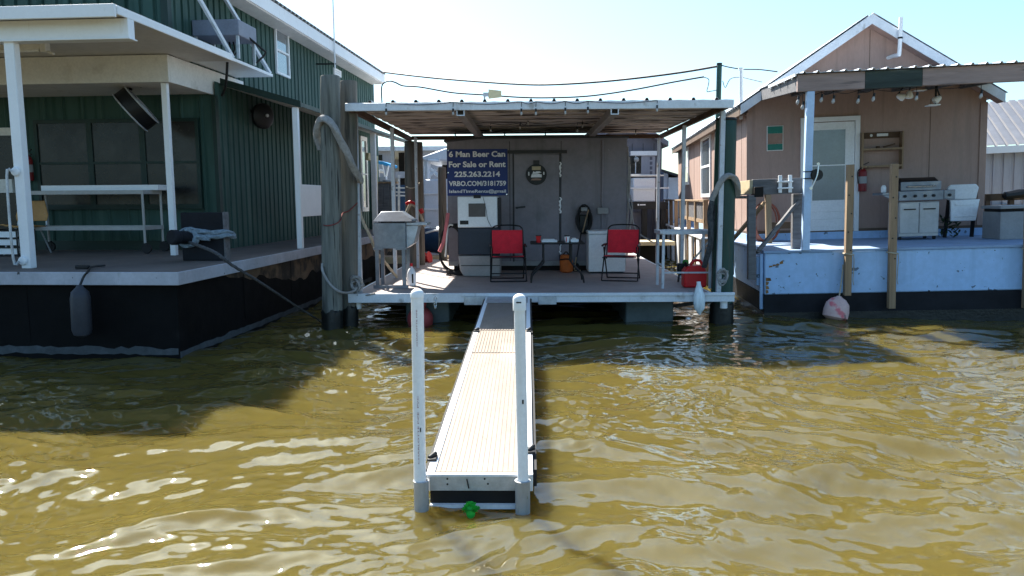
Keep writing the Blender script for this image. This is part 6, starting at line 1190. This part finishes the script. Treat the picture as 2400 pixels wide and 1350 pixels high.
    k.part('blue_post', MB().box(P(1548, 440, y=y).x, P(1555, 440, y=y).x, y-.02, y+.1, c0.z, P(1548, 411, y=y).z+.1), 'carblue')
    y = 30; k = T('pale_house', 'pale house end seen in the gap left of the pink house', 'house', F, tuple(P(1565, 470, y=y))); a = P(1553, 400, y=y); b = P(1582, 412, y=y)
    k.part('wall', MB().prism([(a.x, y, 0), (P(1566, 420, y=y).x, y, 0), (P(1566, 420, y=y).x, y, P(1566, 409, y=y).z), (a.x, y, a.z)], (0, 5, 0)), 'boatwhite'); k.part('side_wall', MB().box(P(1566, 420, y=y).x+.002, b.x+1.5, y-.05, y+5, 0, P(1566, 416, y=y).z), 'white_clean'); k.part('roof', MB().prism([(a.x-.3, y-.3, a.z+.02), (b.x+1.4, y-.3, P(1582, 414, y=y).z-.4), (b.x+1.4, y-.3, P(1582, 410, y=y).z-.4), (a.x-.3, y-.3, a.z+.12)], (0, 5.5, 0)), 'roofdark')
    # wooden dock stub by the cabin
    k = T('side_dock', 'tan plank dock over a dark shade block between the cabin and the pink house', 'dock', F, tuple(P(1500, 590, y=17))); a, b = P(1478, 567, y=20.5), P(1530, 567, y=20.5); k.part('plank_deck', MB().box(a.x-1, b.x+.6, 20.5, 21.5, a.z-.1, a.z), 'wood_yel'); k.part('shade_block', MB().box(a.x, b.x+.3, 21.0, 21.4, -.3, a.z-.11), 'shade')  # near-black block below the planks stands in for the shade there
    # far right metal building
    f = FR; Q = lambda *a, **k: FR.at(*a, **k); y = 7.5
    k = T('metal_building', 'lavender gray ribbed metal building beyond the right edge of the pink house', 'building', f, (8, 8, 0)); e0, e1 = Q(2290, 344, y=y), Q(2420, 322, y=y); dx = e1.x-e0.x
    ze = (Q(2310, 346, y=y).z+Q(2400, 326, y=y).z)/2; sl = (Q(2400, 326, y=y).z-Q(2310, 346, y=y).z)/(Q(2400, 326, y=y).x-Q(2310, 346, y=y).x)
    x0 = Q(2280, 346, y=y).x; S = f.sub((x0, y, 0), -14)
    z_e = Q(2312, 346, y=y).z
    k.part('wall', MB().ribbed(f.loc(S.wd((0, 0, .9))), f.loc(S.wd((1, 0, 0)))-f.loc(S.wd((0, 0, 0))), (0, 0, 1), f.loc(S.wd((0, -1, 0)))-f.loc(S.wd((0, 0, 0))), 8, z_e-.9, RIB), 'graymetal', smooth=20)
    ux_ = f.loc(S.wd((1, 0, 0)))-f.loc(S.wd((0, 0, 0))); uy_ = f.loc(S.wd((0, 1, 0)))-f.loc(S.wd((0, 0, 0))); o_ = f.loc(S.wd((-.2, -.3, z_e)))
    rd = (uy_*1.0+Vector((0, 0, .42))).normalized(); k.part('roof', MB().ribbed(o_, ux_, rd, ux_.cross(rd), 8.4, 3.4, RIB), 'grayroof', smooth=20)
    k.part('eave_trim', MB().prism([o_+Vector((0, 0, -.16))-uy_*.02, o_+ux_*8.4+Vector((0, 0, -.16))-uy_*.02, o_+ux_*8.4+Vector((0, 0, .0))-uy_*.02, o_-uy_*.02], tuple(-uy_*.03)), 'white')
    k.part('body', MB().prism([o_+Vector((0, 0, -.05))+uy_*.4, o_+ux_*8.4+Vector((0, 0, -.05))+uy_*.4, o_+ux_*8.4+Vector((0, 0, -3))+uy_*.4, o_+Vector((0, 0, -3))+uy_*.4], tuple(uy_*4)), 'graymetal')
    k = T('far_dock', 'sunlit dock seen low between the pink house and the deck box', 'dock', f, (6, 6, .6)); k.part('plank_deck', MB().box(5.0, 8, 5.2, 7.2, .75, .82), 'wood_yel'); k.part('lattice', MB().box(5.0, 8, 7.21, 7.25, .82, 1.5), 'wood')
build_back()
